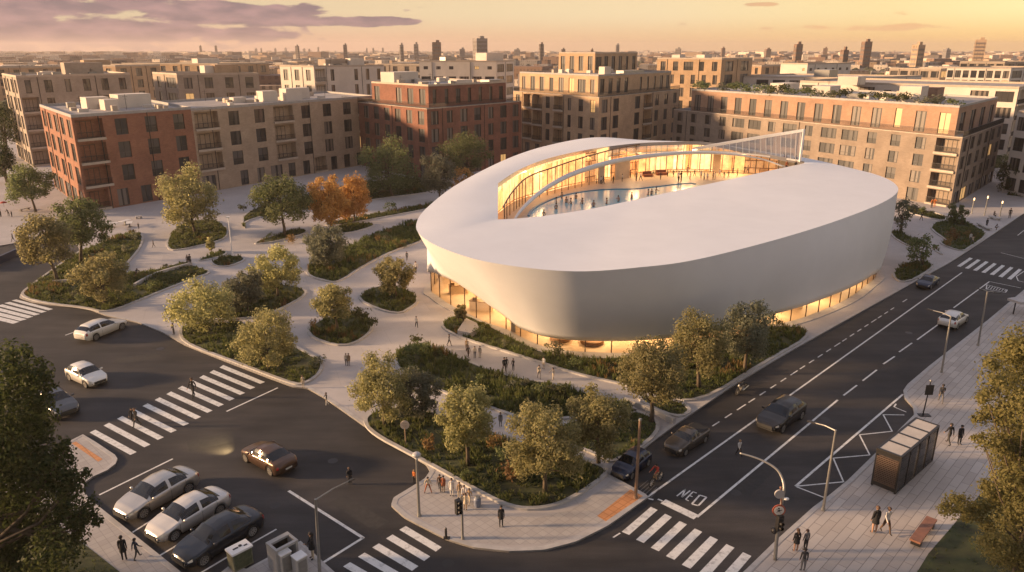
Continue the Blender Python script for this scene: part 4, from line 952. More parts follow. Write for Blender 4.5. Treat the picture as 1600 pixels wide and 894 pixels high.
for i, px in enumerate((722, 808, 880, 925, 1060, 1130, 1200, 1290, 1480)):
    tower(px, random.uniform(74.5, 77.5), random.uniform(6, 15), 1500, CITYM[random.choice((2, 3, 4))], 'small hazy block standing up from the distant city', group='hazy blocks of the far skyline')
def city(name, y0, y1, n, hmin, hmax, smin, smax, seed):
    rnd = random.Random(seed); b = MB(); 
    for _ in range(n):
        t = rnd.random(); Y = y0 * (y1 / y0) ** t; px = rnd.uniform(-150, 1750); x = (px - 800) / FPX * Y * 1.05
        q = noise.noise(Vector((x * .004, Y * .004, 1)))
        if q < -.12 and rnd.random() < .75: continue
        hh = rnd.uniform(hmin, hmax) * (1.25 if rnd.random() < .1 else 1); s = rnd.uniform(smin, smax); rz = .3 + .9 * (noise.noise(Vector((x * .002, Y * .002, 5))) > 0) + rnd.uniform(-.1, .1)
        b.box(x, Y, 0, s, s * rnd.uniform(.4, 1.1), hh, rz, rnd.choice((0, 0, 1, 1, 2, 2, 3, 4)))
    tag(b.build(name, CITYM), 'mass of low flat roofed city buildings reaching the horizon', None, kind='stuff')
city('distant_city', 300, 620, 330, 8, 17, 12, 30, 1); city('distant_city', 620, 1500, 2600, 6, 16, 9, 26, 2); city('distant_city', 1500, 5500, 8000, 7, 19, 12, 42, 3)
# ------------------------------------------------------------------ trees and shrubs
LEAF = dict(olive=leafmat('olive_leaf', (.175, .172, .072), (.335, .30, .145), .45), green=leafmat('green_leaf', (.088, .112, .042), (.17, .182, .078), .35),
            grey=leafmat('grey_green_leaf', (.11, .115, .075), (.18, .18, .12), .35), rust=leafmat('rust_leaf', (.29, .15, .05), (.42, .24, .085), .4),
            dark=leafmat('dark_maple_leaf', (.036, .052, .017), (.08, .095, .03), .3), gold=leafmat('yellow_green_leaf', (.14, .135, .045), (.24, .205, .08), .4))
def leaf(b, c, s, rnd, out=None, m=0):
    n = Vector((rnd.gauss(0, 1), rnd.gauss(0, 1), rnd.gauss(.35, 1)))
    if out is not None: n = n * .55 + out * 1.3
    n.normalize(); u = n.orthogonal().normalized(); a = rnd.uniform(0, 6.283)
    v = n.cross(u); u, v = u * math.cos(a) + v * math.sin(a), v * math.cos(a) - u * math.sin(a)
    u *= s * rnd.uniform(.6, 1.1); v *= s * rnd.uniform(.4, .75)
    b.add([c - u, c + v * .9 - u * .1, c + u, c - v * .9 - u * .1], [(0, 1, 2, 3)], m)
def make_tree(label, foot, top_c, rx, rz, leafm, seed, given=None, n_leaf=3200, leaf_s=.2, clumps=26, cat='tree', group=None, trunk_r=None, multi=1, name='tree'):
    """foot: ground point; top_c: crown centre (world); rx, rz: crown radii"""
    rnd = random.Random(seed); t = thing(name, label, cat, tuple(foot), 0, group); O = Vector(foot); cc = Vector(top_c) - O
    tr = trunk_r or max(.07, .035 * (cc.z + rz) * .6)
    cl = []
    for i in range(clumps):
        th = 2.39996 * i + rnd.uniform(-.4, .4); zz = 1 - 2 * (i + .5) / clumps
        zz = max(-.75, zz); r = math.sqrt(max(.05, 1 - zz * zz)); k = rnd.uniform(.40, .84)
        cl.append((cc + Vector((rx * r * math.cos(th) * k, rx * r * math.sin(th) * k, rz * zz * k)), rnd.uniform(.20, .35) * (rx * .65 + rz * .35)))
    if given: cl = [(c - O, r) for c, r in given]
    tb = MB(); lean = Vector((rnd.uniform(-.1, .1), rnd.uniform(-.1, .1), 0))
    fork = Vector((cc.x * .5, cc.y * .5, max(.3, cc.z - rz * .75)))
    for s in range(multi):
        o_ = Vector((rnd.uniform(-.25, .25), rnd.uniform(-.25, .25), 0)) if multi > 1 else Vector((0, 0, 0))
        tb.tube([o_, o_ + fork * .5 + lean * tr * 4, fork + o_ * 1.6, fork.lerp(cc, .55) + o_ * 2, cc + Vector((0, 0, rz * .45)) + o_ * 3], [tr * 1.35, tr, tr * .85, tr * .5, tr * .15], 7)
    for c, r in rnd.sample(cl, min(len(cl), 13)):
        s = fork.lerp(cc, rnd.uniform(0, .7)); mid = s.lerp(c, .5) + Vector((rnd.uniform(-.2, .2), rnd.uniform(-.2, .2), -.1 * rz))
        tb.tube([s, mid, c], [tr * .42, tr * .28, tr * .08], 5)
    tb.build('trunk', M['bark'], t, True)
    b = MB(); tot = sum(r * r for _, r in cl)
    for c, r in cl:
        for _ in range(int(n_leaf * r * r / tot)):
            d = Vector((rnd.gauss(0, 1), rnd.gauss(0, 1), rnd.gauss(0, .85))); d.normalize()
            k = rnd.random() ** .45
            if rnd.random() < .07: k *= 1.35
            leaf(b, c + d * r * k, leaf_s, rnd, d)
    b.build('crown', LEAF[leafm], t); return t
def tree_px(label, foot, c, wh, leafm, seed, ground=.2, **kw):
    f = at(foot[0], foot[1], ground); Y = f.y; z = hz(c[1], Y); dep = Y * CP - (z - H) * SP
    rx = wh[0] / 2 / FPX * dep * 1.1; rz = wh[1] / 2 / FPX * dep * 1.05
    x = xat(c[0], Y, z); sc = max(.8, min(1.5, dep / 75))
    return make_tree(label, f, (x, Y, max(z, rz * .8 + .3)), rx, rz, leafm, seed, **dict(dict(n_leaf=int(8000 * min(1.4, (wh[0] * wh[1] / 9000) ** .5)), leaf_s=.15 * sc), **kw))
TR = [
 ('green tree on the pale pavement left of the red brick block', (56, 331), (43, 287), (74, 66), 'green', 1), ('golden tree leaning over the kerb of the left street', (90, 440), (68, 374), (88, 100), 'olive', 1),
 ('tallest green tree at the back of the left planting bed', (127, 412), (125, 348), (82, 96), 'green', 1), ('pale multi-stemmed tree by the left zebra crossing', (163, 476), (158, 430), (80, 82), 'olive', 2),
 ('broad golden tree in front of the red brick block', (306, 364), (293, 309), (98, 104), 'olive', 1), ('broad dark green tree in front of the beige wing', (445, 367), (438, 311), (100, 90), 'green', 1),
 ('orange tree left of its orange neighbour', (518, 358), (514, 314), (70, 86), 'rust', 1), ('slimmer orange tree right of its orange neighbour', (553, 347), (553, 308), (58, 76), 'rust', 1),
 ('large dark tree between the beige wing and dark brick block', (613, 306), (606, 260), (92, 96), 'green', 1), ('grey green tree at the back of the hall path', (688, 314), (685, 272), (56, 76), 'grey', 1),
 ('large round green tree against the dark red brick block', (735, 290), (727, 242), (86, 86), 'green', 1), ('small orange tree half hidden by the white roof', (722, 302), (720, 277), (40, 44), 'rust', 1),
 ('grey green tree at the tip of the long hedge bed', (512, 418), (508, 385), (68, 64), 'grey', 2), ('golden tree at the back of the paired middle beds', (434, 462), (431, 420), (82, 76), 'olive', 1),
 ('small grey tree behind the spreading golden tree', (388, 487), (383, 454), (64, 72), 'grey', 1), ('spreading golden tree beside the path in the middle bed', (325, 517), (312, 478), (108, 84), 'olive', 2),
 ('broad olive tree at the kerb in front of the zebra crossing', (420, 577), (416, 528), (112, 92), 'olive', 1), ('single tree in the diamond shaped bed', (528, 520), (521, 470), (62, 72), 'olive', 1),
 ('single tree in the rounded bed nearest the glass entrance', (620, 466), (615, 430), (64, 62), 'olive', 1), ('golden tree at the left end of the front lawn', (602, 667), (596, 603), (104, 102), 'olive', 1),
 ('thin grey green tree right of the golden front tree', (664, 648), (655, 612), (74, 84), 'grey', 1), ('golden tree in the centre of the front lawn', (731, 727), (728, 652), (94, 116), 'olive', 1),
 ('largest golden tree on the front lawn near the corner', (852, 770), (851, 690), (118, 144), 'olive', 1), ('wide olive tree between the front lawn and grey car', (935, 724), (934, 655), (96, 116), 'olive', 1),
 ('tall golden tree with a pointed top beside the hall', (1018, 658), (1020, 580), (108, 140), 'olive', 1), ('upright golden tree before the dark hall front', (1092, 606), (1090, 532), (94, 116), 'olive', 1),
 ('dark grey green tree nearest the lit right glazing', (1163, 582), (1170, 514), (86, 108), 'grey', 1), ('bushy tree on the small bed by the far zebra crossing', (1440, 414), (1440, 388), (46, 54), 'green', 3),
 ('grey green tree beside the right end of the white hall', (1406, 362), (1410, 330), (46, 62), 'grey', 2), ('rounded shrub tree at the head of the oval bed', (1496, 350), (1496, 334), (34, 32), 'green', 3),
 ('small tree with a lit side behind the white hall roof', (868, 232), (868, 202), (46, 46), 'green', 1), ('dark tree between the tan block and the long block', (1036, 222), (1036, 192), (42, 46), 'green', 1),
 ('dark tree at the right edge beyond the pavement', (1592, 300), (1588, 275), (52, 60), 'dark', 2), ('bushy tree on the forecourt at the far right', (1572, 268), (1566, 255), (36, 30), 'green', 2),
 ('tall dark tree left of the greige block', (8, 250), (5, 195), (56, 90), 'dark', 2), ('dark tree low at the left edge behind the pavement', (12, 285), (2, 250), (50, 60), 'dark', 2),
 ('tree rising between the two greige blocks', (222, 205), (221, 140), (44, 50), 'green', 1), ('small golden sapling by the tall plaza lamp', (330, 394), (329, 380), (15, 26), 'olive', 1), ('young tree in the bed at the glass entrance', (722, 508), (720, 488), (22, 26), 'olive', 3),
 ('round bush tree beside the dark brick block path', (640, 300), (645, 285), (30, 26), 'green', 2)]
for i, (lab, f, c, wh, lm, mu) in enumerate(TR): tree_px(lab, f, c, wh, lm, 100 + i, multi=mu, **(dict(clumps=16, n_leaf=900) if wh[0] < 50 else {}))
def px_clumps(L_, Y, seed):
    rnd = random.Random(seed); out = []
    for px, py, r in L_:
        for q in range(2):
            y = Y + rnd.uniform(-1, 1) * min(2.2, r * .05); z = hz(py, y); dep = y * CP - (z - H) * SP
            c = Vector((xat(px, y, z), y, z)); rr = r / FPX * dep
            if q: c += Vector((rnd.uniform(-.5, .5), rnd.uniform(-.3, .9), rnd.uniform(-.5, .4))) * rr; rr *= .75
            out.append((c, rr))
            for _ in range(3):
                d = Vector((rnd.gauss(0, 1), rnd.gauss(0, 1), rnd.gauss(0, 1))).normalized(); out.append((c + d * rr * .8, rr * rnd.uniform(.3, .5)))
    return out
LC = [(15, 566, 36), (42, 600, 34), (-12, 625, 60), (58, 648, 34), (20, 685, 55), (80, 715, 30), (52, 745, 50), (108, 762, 28), (138, 792, 18), (98, 800, 36), (45, 820, 58), (-10, 765, 80), (122, 832, 22), (78, 868, 42), (18, 885, 66), (96, 694, 14), (-50, 700, 80), (-70, 850, 90), (70, 610, 14), (150, 812, 12), (128, 742, 12)]
RC = [(1585, 562, 38), (1556, 592, 28), (1612, 545, 46), (1622, 625, 56), (1560, 642, 24), (1538, 618, 15), (1592, 690, 46), (1552, 690, 22), (1645, 720, 70), (1502, 792, 22), (1480, 800, 13), (1532, 800, 26), (1572, 772, 36), (1612, 805, 56), (1560, 852, 34), (1602, 872, 46), (1588, 738, 40), (1532, 655, 14), (1655, 600, 60), (1550, 565, 16), (1540, 760, 14)]
make_tree('large dark maple filling the lower left of the photo', (-25.5, 27.5, .13), (-25.5, 31.0, 8.6), 4.3, 7.0, 'dark', 55, given=px_clumps(LC, 31, 1), n_leaf=42000, leaf_s=.12, trunk_r=.28)
make_tree('large yellow green tree filling the right edge of the photo', (26.0, 31.5, .13), (26.4, 32.5, 8.8), 4.3, 6.9, 'gold', 57, given=px_clumps(RC, 32.5, 2), n_leaf=46000, leaf_s=.095, trunk_r=.17)
# shrubs in the beds: five kinds of mesh, copied
def shrub_mesh(seed, n=150, s=.13):
    rnd = random.Random(seed); b = MB(); cl = [(Vector((rnd.uniform(-.5, .5), rnd.uniform(-.5, .5), rnd.uniform(.3, .8))), rnd.uniform(.3, .5)) for _ in range(6)]
    for c, r in cl:
        for _ in range(n // 6):
            d = Vector((rnd.gauss(0, 1), rnd.gauss(0, 1), rnd.gauss(.2, 1))); d.normalize(); p = c + d * r * rnd.random() ** .5
            if p.z > .02: leaf(b, p, s, rnd, d)
    return b
SH = [shrub_mesh(i, 190).mesh('shrub', LEAF['green'] if i % 3 else M['shrub']) for i in range(4)] + [shrub_mesh(9, 170).mesh('shrub', M['shrub_dry']), shrub_mesh(11, 170).mesh('shrub', LEAF['grey'])]
random.seed(21); random.shuffle(SHRUB_SPOTS)
for x, y, s in SHRUB_SPOTS[:260]:
    k = random.choice((0, 1, 2, 3, 0, 1, 2, 5, 5, 4)); o = put('shrub', SH[k], None, (x, y, .2), random.uniform(0, 6)); o.scale = (s, s, s * random.uniform(.8, 1.3))
    tag(o, ('low rounded green shrub among the ground cover', 'dry rust coloured shrub among the ground cover', 'grey green shrub among the ground cover')[(k == 4) + 2 * (k == 5)], 'shrub', ('green shrubs in the planting beds', 'dry shrubs in the planting beds', 'grey shrubs in the planting beds')[(k == 4) + 2 * (k == 5)])
for px, py, s, k, lab in ((670, 705, 1.0, 4, 'rust coloured shrub on the front lawn near the globe lamp'), (800, 752, 1.3, 4, 'orange shrub at the foot of the largest golden tree'), (1490, 376, 1.6, 4, 'glowing orange shrub on the oval bed by the kerb'), (1480, 385, 1.2, 4, 'rust shrub left of the glowing orange shrub'), (585, 515, 1.2, 0, 'tall green shrub at the right of the diamond bed'), (560, 505, 1.4, 0, 'widest green shrub at the back of the diamond bed'), (648, 560, 1.6, 1, 'tall green shrub at the left tip of the hedge bed'), (865, 552, 1.1, 5, 'spiky grey shrub below the lit lobby glass'), (1425, 388, 1.5, 5, 'broad grey shrub behind the small bed'), (378, 318 + 14, 1.2, 0, 'round shrub on the paving by the beige wing'), (455, 380, 1.3, 4, 'brown shrub at the end of the path bed'), (610, 330, 1.4, 1, 'dark shrub in the thin planting strip')):
    o = put('shrub', SH[k], None, tuple(at(px, py, .2)), px * .1); o.scale = (s, s, s * 1.1); tag(o, lab, 'shrub')
Q, zt = ROOFQ
for i in range(26):
    t = (i + .5) / 26; p = Q[1].lerp(Q[0], t) + (Q[2] - Q[1]).normalized() * random.uniform(.9, 2.4)
    if i % 5 == 3: continue
    o = put('roof_shrub', SH[random.choice((0, 1, 2, 5))], None, (p.x, p.y, zt + .02), i); s = random.uniform(1.3, 2.6); o.scale = (s * 1.4, s * 1.4, s); tag(o, 'bushy shrub growing along the roof edge of the long block', 'shrub', 'roof garden shrubs on the long block')
# belts of trees in the far city
def far_trees(seed, y0, y1, n):
    rnd = random.Random(seed); b = MB()
    for _ in range(n):
        Y = y0 * (y1 / y0) ** rnd.random(); x = (rnd.uniform(-150, 1750) - 800) / FPX * Y * 1.05
        if noise.noise(Vector((x * .005, Y * .005, 8))) < -.02: continue
        for k in range(3):
            r = rnd.uniform(3, 6.5); c = Vector((x + rnd.uniform(-9, 9), Y + rnd.uniform(-9, 9), r * .8)); o_ = len(b.v)
            b.ball(c, r, 7, 5, 0, (1, 1, 1.1))
            for q in range(o_, len(b.v)):
                v = Vector(b.v[q]); f = 1 + .35 * noise.noise(v * .3); b.v[q] = tuple(c + (v - c) * f)
    tag(b.build('distant_trees', mat('far_foliage', (.045, .05, .022), .95, .35, .15)), 'dark belts of distant trees between the city blocks', None, kind='stuff')
far_trees(3, 290, 700, 330); far_trees(4, 700, 3500, 2600)
# ------------------------------------------------------------------ cars
def paintmat(name, c, metal=.4, rough=.32): return mat(name, c, rough, .03, 1, metal, coat=.35)
M['carglass'] = panemat('car_glass', (.010, .011, .013), .2); M['carglass'].node_tree.nodes['Principled BSDF'].inputs['Roughness'].default_value = .1
M['tyre'] = mat('tyre_rubber', (.02, .02, .02), .85, .1, 6); M['rim'] = mat('alloy_rim', (.55, .53, .50), .3, .05, 6, .8)
M['headlight'] = mat('headlight_lens', (.75, .72, .66), .12, 0, metal=.2, coat=1); M['taillight'] = mat('taillight_lens', (.35, .02, .015), .2, 0, coat=1); M['plate'] = mat('number_plate', (.6, .58, .5), .5, 0)
def interp(P, x):
    if x <= P[0][0]: return P[0][1]
    for (a, u), (b, v) in zip(P, P[1:]):
        if x <= b:
            t = (x - a) / (b - a); t = t * t * (3 - 2 * t) * .5 + t * .5; return u + (v - u) * t
    return P[-1][1]
KINDS_OF_CAR = dict(   # top profile, belt, cabin A-base / roof start / roof end / C-base (fractions of length from the nose)
 sedan=dict(top=[(0, .56), (.02, .68), (.10, .84), (.25, .97), (.41, 1.41), (.54, 1.49), (.68, 1.44), (.86, 1.10), (.94, 1.05), (.985, .95), (1, .80)], belt=[(0, .54), (.1, .74), (.25, .90), (.7, .98), (.9, .96), (1, .78)], cab=(.25, .415, .69, .87), L=4.6, W=1.86),
 hatch=dict(top=[(0, .60), (.03, .72), (.12, .84), (.27, .97), (.43, 1.42), (.58, 1.50), (.80, 1.44), (.95, 1.02), (.99, .90), (1, .80)], belt=[(0, .58), (.1, .76), (.3, .92), (.75, .99), (.95, .95), (1, .80)], cab=(.27, .435, .83, .965), L=4.2, W=1.80),
 wagon=dict(top=[(0, .58), (.03, .70), (.12, .82), (.28, .95), (.43, 1.40), (.56, 1.48), (.82, 1.43), (.95, 1.08), (.99, .92), (1, .82)], belt=[(0, .57), (.1, .75), (.3, .90), (.75, .97), (.95, .95), (1, .80)], cab=(.28, .435, .85, .965), L=4.6, W=1.82),
 suv=dict(top=[(0, .66), (.03, .78), (.12, .91), (.27, 1.02), (.42, 1.45), (.56, 1.53), (.82, 1.46), (.95, 1.08), (.99, .94), (1, .82)], belt=[(0, .64), (.1, .82), (.3, .96), (.75, 1.03), (.95, 1.0), (1, .82)], cab=(.27, .425, .85, .965), L=4.5, W=1.86),
 pickup=dict(top=[(0, .75), (.03, .90), (.12, 1.0), (.28, 1.08), (.40, 1.54), (.50, 1.62), (.60, 1.58), (.66, 1.20), (.70, 1.10), (.97, 1.06), (1, .9)], belt=[(0, .72), (.1, .92), (.3, 1.03), (.75, 1.05), (.95, 1.03), (1, .9)], cab=(.28, .405, .61, .67), L=5.0, W=1.92))
CARS = {}
def car_meshes(kind):
    if kind in CARS: return CARS[kind]
    k = KINDS_OF_CAR[kind]; Ln, Wd = k['L'], k['W']; n = 72; A, B_, C_, D_ = k['cab']; wx = (.185, .80); wr = .35; ring = []; big = kind in ('suv', 'pickup')
    zl = .24 if big else .19
    mid = (B_ + C_) / 2 + .01; seams = (A + .015, mid, D_ - .10)
    xs = sorted(set([i / n for i in range(n + 1)] + [A, B_, C_, D_, .006, .015, .985, .994] + [q + e for q in seams for e in (-.0018, .0018)]))
    def plan(s):
        f = 1 - .36 * max(0, (.15 - s) / .15) ** 2.3 - .26 * max(0, (s - .88) / .12) ** 2.2
        return Wd / 2 * f * (1 - .05 * max(0, (.35 - s) / .35))
    for s in xs:
        x = Ln / 2 - s * Ln; w = plan(s); zt = interp(k['top'], s); zb = min(interp(k['belt'], s), zt - .02); lo = zl + .12 * max(0, (.05 - s) / .05) + .14 * max(0, (s - .95) / .05)
        arch = 0
        for q in wx:
            dx = abs(s - q) * Ln
            if dx < wr + .05: arch = max(arch, math.sqrt((wr + .05) ** 2 - dx * dx) + .31)
        side = max(lo, min(arch, zb - .12)); cab = max(0., min(1., (zt - zb - .05) / .35))
        tum = (1 - .26 * cab)
        P = [(0, lo + .04), (w * .78, max(lo + .03, side)), (w * .985, max(lo + .06, side)), (w * 1.0, max(lo + .22, side + .02) * .45 + zb * .55), (w * .985, zb - .05), (w * .955, zb), (w * (.93 - .02 * cab), zb + .03 * min(1, (zt - zb) / .05))]
        ze = zt - (.07 if cab > .5 else .02 * (zt - zb > .03)) - .03 * (1 - cab)
        ze = max(ze, P[6][1]); w6 = P[6][0]; we = w * (.68 if cab > 0 else .86) ; we = w6 * (1 - cab) * .92 + w * .67 * cab
        P += [((w6 + we) / 2 + .02 * cab, (P[6][1] + ze) / 2 + .01), (we, ze), (we * .6, zt - .012 * cab), (0, zt + .005)]
        ring.append((x, P))
    b = MB(); m = len(ring[0][1]); side_idx = {}
    for sgn in (1, -1):
        o = len(b.v)
        for x, P in ring: b.v += [(x, sgn * y, z) for y, z in P]
        for i in range(len(ring) - 1):
            for j in range(m - 1):
                f = (o + i * m + j, o + i * m + j + 1, o + (i + 1) * m + j + 1, o + (i + 1) * m + j); b.f.append(f if sgn < 0 else f[::-1]); b.m.append(1 if j == 0 else 0)
        for i in (0, len(ring) - 1):
            f = tuple(o + i * m + j for j in range(m)); b.f.append(f if (sgn < 0) == (i > 0) else f[::-1]); b.m.append(0)
    parts = {'body': b}
    def pan(rng_, segs, off=.008, sg=(1, -1), mir=True):
        q = MB()
        for sgn in sg:
            for i in range(len(ring) - 1):
                s0, s1 = xs[i], xs[i + 1]
                if s0 < rng_[0] - 1e-6 or s1 > rng_[1] + 1e-6: continue
                for j in segs:
                    (xa, Pa), (xb, Pb) = ring[i], ring[i + 1]; v = [Vector((xa, sgn * Pa[j][0], Pa[j][1])), Vector((xa, sgn * Pa[j + 1][0], Pa[j + 1][1])), Vector((xb, sgn * Pb[j + 1][0], Pb[j + 1][1])), Vector((xb, sgn * Pb[j][0], Pb[j][1]))]
                    if (v[1] - v[0]).length < .01 and (v[2] - v[3]).length < .01: continue
                    if sgn > 0: v = v[::-1]
                    nn = (v[2] - v[0]).cross(v[3] - v[1])
                    if nn.length < 1e-9: continue
                    nn = nn.normalized() * off
                    q.quad(*[p + nn for p in v])
        return q
    parts['windscreen'] = pan((A + .012, B_ - .008), (8, 9)); parts['rear_window'] = pan((C_ + .012, D_ - .02), (8, 9))
    sm = MB()
    for q in seams:
        z_ = pan((q - .0019, q + .0019), (2, 3, 4), .003); sm.add(z_.v, z_.f)
    parts['door_seam'] = sm; parts['sill'] = pan((.26, .72), (1,), .006)
    for sg in (1, -1):
        parts['side_window%d' % sg] = pan((A + .05, mid - .012), (6, 7), sg=(sg,)); parts['side_windowr%d' % sg] = pan((mid + .012, D_ - .055), (6, 7), sg=(sg,))
        parts['headlight%d' % sg] = pan((.022, .08), (3, 4), .012, sg=(sg,)); parts['taillight%d' % sg] = pan((.955, .992), (3, 4, 5), .012, sg=(sg,))
    gr = MB(); gr.box(Ln / 2 + .01, 0, zl + .19, .08, Wd * .55, .24 if big else .20); gr.box(Ln / 2 - .10, 0, zl + .22, .1, Wd * .72, .06); gr.box(Ln / 2 - .05, 0, zl + .06, .1, Wd * .62, .07); parts['grille'] = gr
    pl = MB(); pl.box(-Ln / 2 - .005, 0, .55 if big else .5, .03, .5, .11); parts['number_plate'] = pl
    for sg in (1, -1):
        mr = MB(); mr.ball((Ln / 2 - (A + .07) * Ln, sg * (Wd / 2 + .08), interp(k['belt'], A + .08) + .06), .1, 8, 6, 0, (.8, 1.2, .75)); mr.beam((Ln / 2 - (A + .07) * Ln, sg * (Wd / 2 - .06), interp(k['belt'], A + .08) + .03), (Ln / 2 - (A + .07) * Ln, sg * (Wd / 2 + .04), interp(k['belt'], A + .08) + .05), .05); parts['mirror%d' % sg] = mr
        hd = MB(); hd.box(Ln / 2 - (mid - .05) * Ln, sg * (Wd / 2 * .995), interp(k['belt'], mid) - .16, .2, .03, .03); hd.box(Ln / 2 - (mid + .15) * Ln, sg * (Wd / 2 * .995), interp(k['belt'], mid) - .16, .2, .03, .03); parts['door_handles%d' % sg] = hd
    tl = MB(); prof = [(.0, .0), (.19, .0), (.23, -.09), (.315, -.115), (wr, -.08), (wr, .08), (.315, .115), (.23, .09)]
    nn = 22
    for i in range(nn):
        a0, a1 = 2 * math.pi * i / nn, 2 * math.pi * (i + 1) / nn
        for j in range(1, len(prof)):
            (r0, y0), (r1, y1) = prof[j], prof[j % (len(prof) - 1) + 1]
            tl.quad((r0 * math.cos(a0), y0, r0 * math.sin(a0)), (r0 * math.cos(a1), y0, r0 * math.sin(a1)), (r1 * math.cos(a1), y1, r1 * math.sin(a1)), (r1 * math.cos(a0), y1, r1 * math.sin(a0)))
    rm = MB()
    for sgn in (1, -1):
        rm.add([(.235 * math.cos(2 * math.pi * i / 20), sgn * .05, .235 * math.sin(2 * math.pi * i / 20)) for i in range(20)], [tuple(range(20)) if sgn < 0 else tuple(range(20))[::-1]], 1)
        for q in range(10):
            a = 2 * math.pi * q / 10; rm.beam((.04 * math.cos(a), sgn * .085, .04 * math.sin(a)), (.235 * math.cos(a), sgn * .09, .235 * math.sin(a)), .045, .03, 0, (0, 1, 0))
        for i in range(20):
            a0, a1 = 2 * math.pi * i / 20, 2 * math.pi * (i + 1) / 20; rm.quad((.21 * math.cos(a0), sgn * .10, .21 * math.sin(a0)), (.21 * math.cos(a1), sgn * .10, .21 * math.sin(a1)), (.242 * math.cos(a1), sgn * .10, .242 * math.sin(a1)), (.242 * math.cos(a0), sgn * .10, .242 * math.sin(a0)))
    if kind == 'pickup':
        bd = MB(); bd.box(Ln / 2 - .835 * Ln, 0, 1.08, Ln * .26, Wd * .74, .02); parts['cargo_cover'] = bd
    MA = dict(door_seam='black', sill='black', windscreen='carglass', rear_window='carglass', grille='black', number_plate='plate', cargo_cover='black')
    out = {}
    for nme, q in parts.items():
        if not q.f: continue
        base = nme.rstrip('-1').rstrip('r') if nme.startswith('side_window') else nme.rstrip('-1')
        base = {'door_handles': 'door_handle', 'mirror': 'mirror'}.get(base, base)
        mm = M['headlight'] if base == 'headlight' else M['taillight'] if base == 'taillight' else M['carglass'] if base == 'side_window' else M[MA[base]] if base in MA else None
        out.setdefault(base, []).append((q.mesh(base, [mm] if mm else [M['rim'], M['black']], base in ('body', 'mirror')), mm is None and base in ('body', 'mirror', 'door_handle')))
    CARS[kind] = (out, tl.mesh('tyre', M['tyre'], True), rm.mesh('rim', [M['rim'], M['black']]), [(Ln / 2 - q * Ln, s_ * (Wd / 2 - .115)) for q in wx for s_ in (1, -1)], wr)
    return CARS[kind]
PAINTS = {}
def car(label, kind, p, rz, paint, scale=1.0, z=.006, cat='car', roofm=None):
    out, ty, rm, wp, wr = car_meshes(kind); t = thing('car', label, cat, (p[0], p[1], z), rz, 'cars on the streets'); t.scale = (scale,) * 3
    body = None
    for base in ('body', 'windscreen', 'rear_window', 'side_window', 'headlight', 'taillight', 'grille', 'number_plate', 'mirror', 'door_handle', 'cargo_cover', 'door_seam', 'sill'):
        for me, isp in out.get(base, ()):
            o = put(base, me, t)
            if isp: o.material_slots[0].link = 'OBJECT'; o.material_slots[0].material = paint
    for x, y in wp:
        w = put('wheel', ty, t, (x, y, wr)); put('rim', rm, w)
    return t
def car2(label, kind, a, b, paint, z=.006, scale=None, shift=0):
    """a, b: pixels of the ground under the nose and under the tail"""
    A, B = at(*a), at(*b); c = (A + B) / 2; d = A - B; L_ = KINDS_OF_CAR[kind]['L']
    s = scale or d.length / L_
    return car(label, kind, (c.x, c.y), math.atan2(d.y, d.x), paint, s)
Pn = dict(silver=paintmat('silver_paint', (.52, .49, .45), .6), pearl=paintmat('pearl_paint', (.62, .59, .55), .3), navy=paintmat('dark_navy_paint', (.022, .027, .036), .3), bronze=paintmat('bronze_paint', (.10, .056, .034), .4), white=paintmat('white_paint', (.70, .67, .62), .1), black=paintmat('black_paint', (.010, .009, .009), .1), blue=paintmat('blue_paint', (.012, .020, .05), .2), pewter=paintmat('pewter_paint', (.10, .085, .072), .5), grey=paintmat('grey_paint', (.10, .10, .10), .5))
def carw(label, kind, f, r, side, paint, scale=None, z=.006):
    """f, r: pixels where the front and rear wheel of the visible side touch the ground; side +1 left, -1 right"""
    A, B = at(*f), at(*r); d = (A - B); k = KINDS_OF_CAR[kind]; s = scale or d.length / ((.80 - .185) * k['L'])
    s = max(.86, min(1.14, s)); d.normalize(); left = Vector((-d.y, d.x, 0)); mid = (A + B) / 2 - left * side * (k['W'] / 2 - .0) * s + d * (k['L'] * s * (.5 - (.185 + .80) / 2) * -1)
    return car(label, kind, (mid.x, mid.y), math.atan2(d.y, d.x), paint, s, z)
carw('silver sedan parked nearest the zebra crossing', 'sedan', (227, 811), (297, 771), 1, Pn['silver'])
carw('pearl white sedan parked between the silver and dark sedans', 'sedan', (275.5, 846), (345.6, 805), 1, Pn['pearl'])
carw('dark navy sedan parked beside the green utility cabinet', 'sedan', (320, 886), (397.6, 839), 1, Pn['navy'])
carw('bronze sedan driving alone across the junction with headlights on', 'sedan', (383.3, 723), (421.4, 744.4), 1, Pn['bronze'])
carw('white hatchback driving above the left zebra crossing', 'hatch', (133.4, 607), (108.2, 595.6), -1, Pn['white'])
carw('white estate car turning beside the left planting bed', 'wagon', (193, 515.6), (152, 532.7), -1, Pn['white'])
carw('grey car half hidden behind the dark maple leaves', 'suv', (84, 660), (48, 637), -1, Pn['grey'])
carw('black suv driving down the right hand road', 'suv', (1222.8, 678.6), (1254, 655.8), 1, Pn['black'])
carw('pewter pickup with a dark covered bed by the kerb', 'pickup', (1074, 711.8), (1100.6, 693.9), 1, Pn['pewter'])
carw('small dark blue hatchback parked by the orange paving', 'hatch', (990.8, 748), (1011.3, 731), 1, Pn['blue'])
carw('white boxy hatchback seen from behind on the right hand road', 'suv', (1510, 505.5), (1497, 515), -1, Pn['white'], 1.02)
carw('dark blue car far up the right hand road before the zebra', 'sedan', (1454, 453), (1466, 445), 1, Pn['blue'], .9)
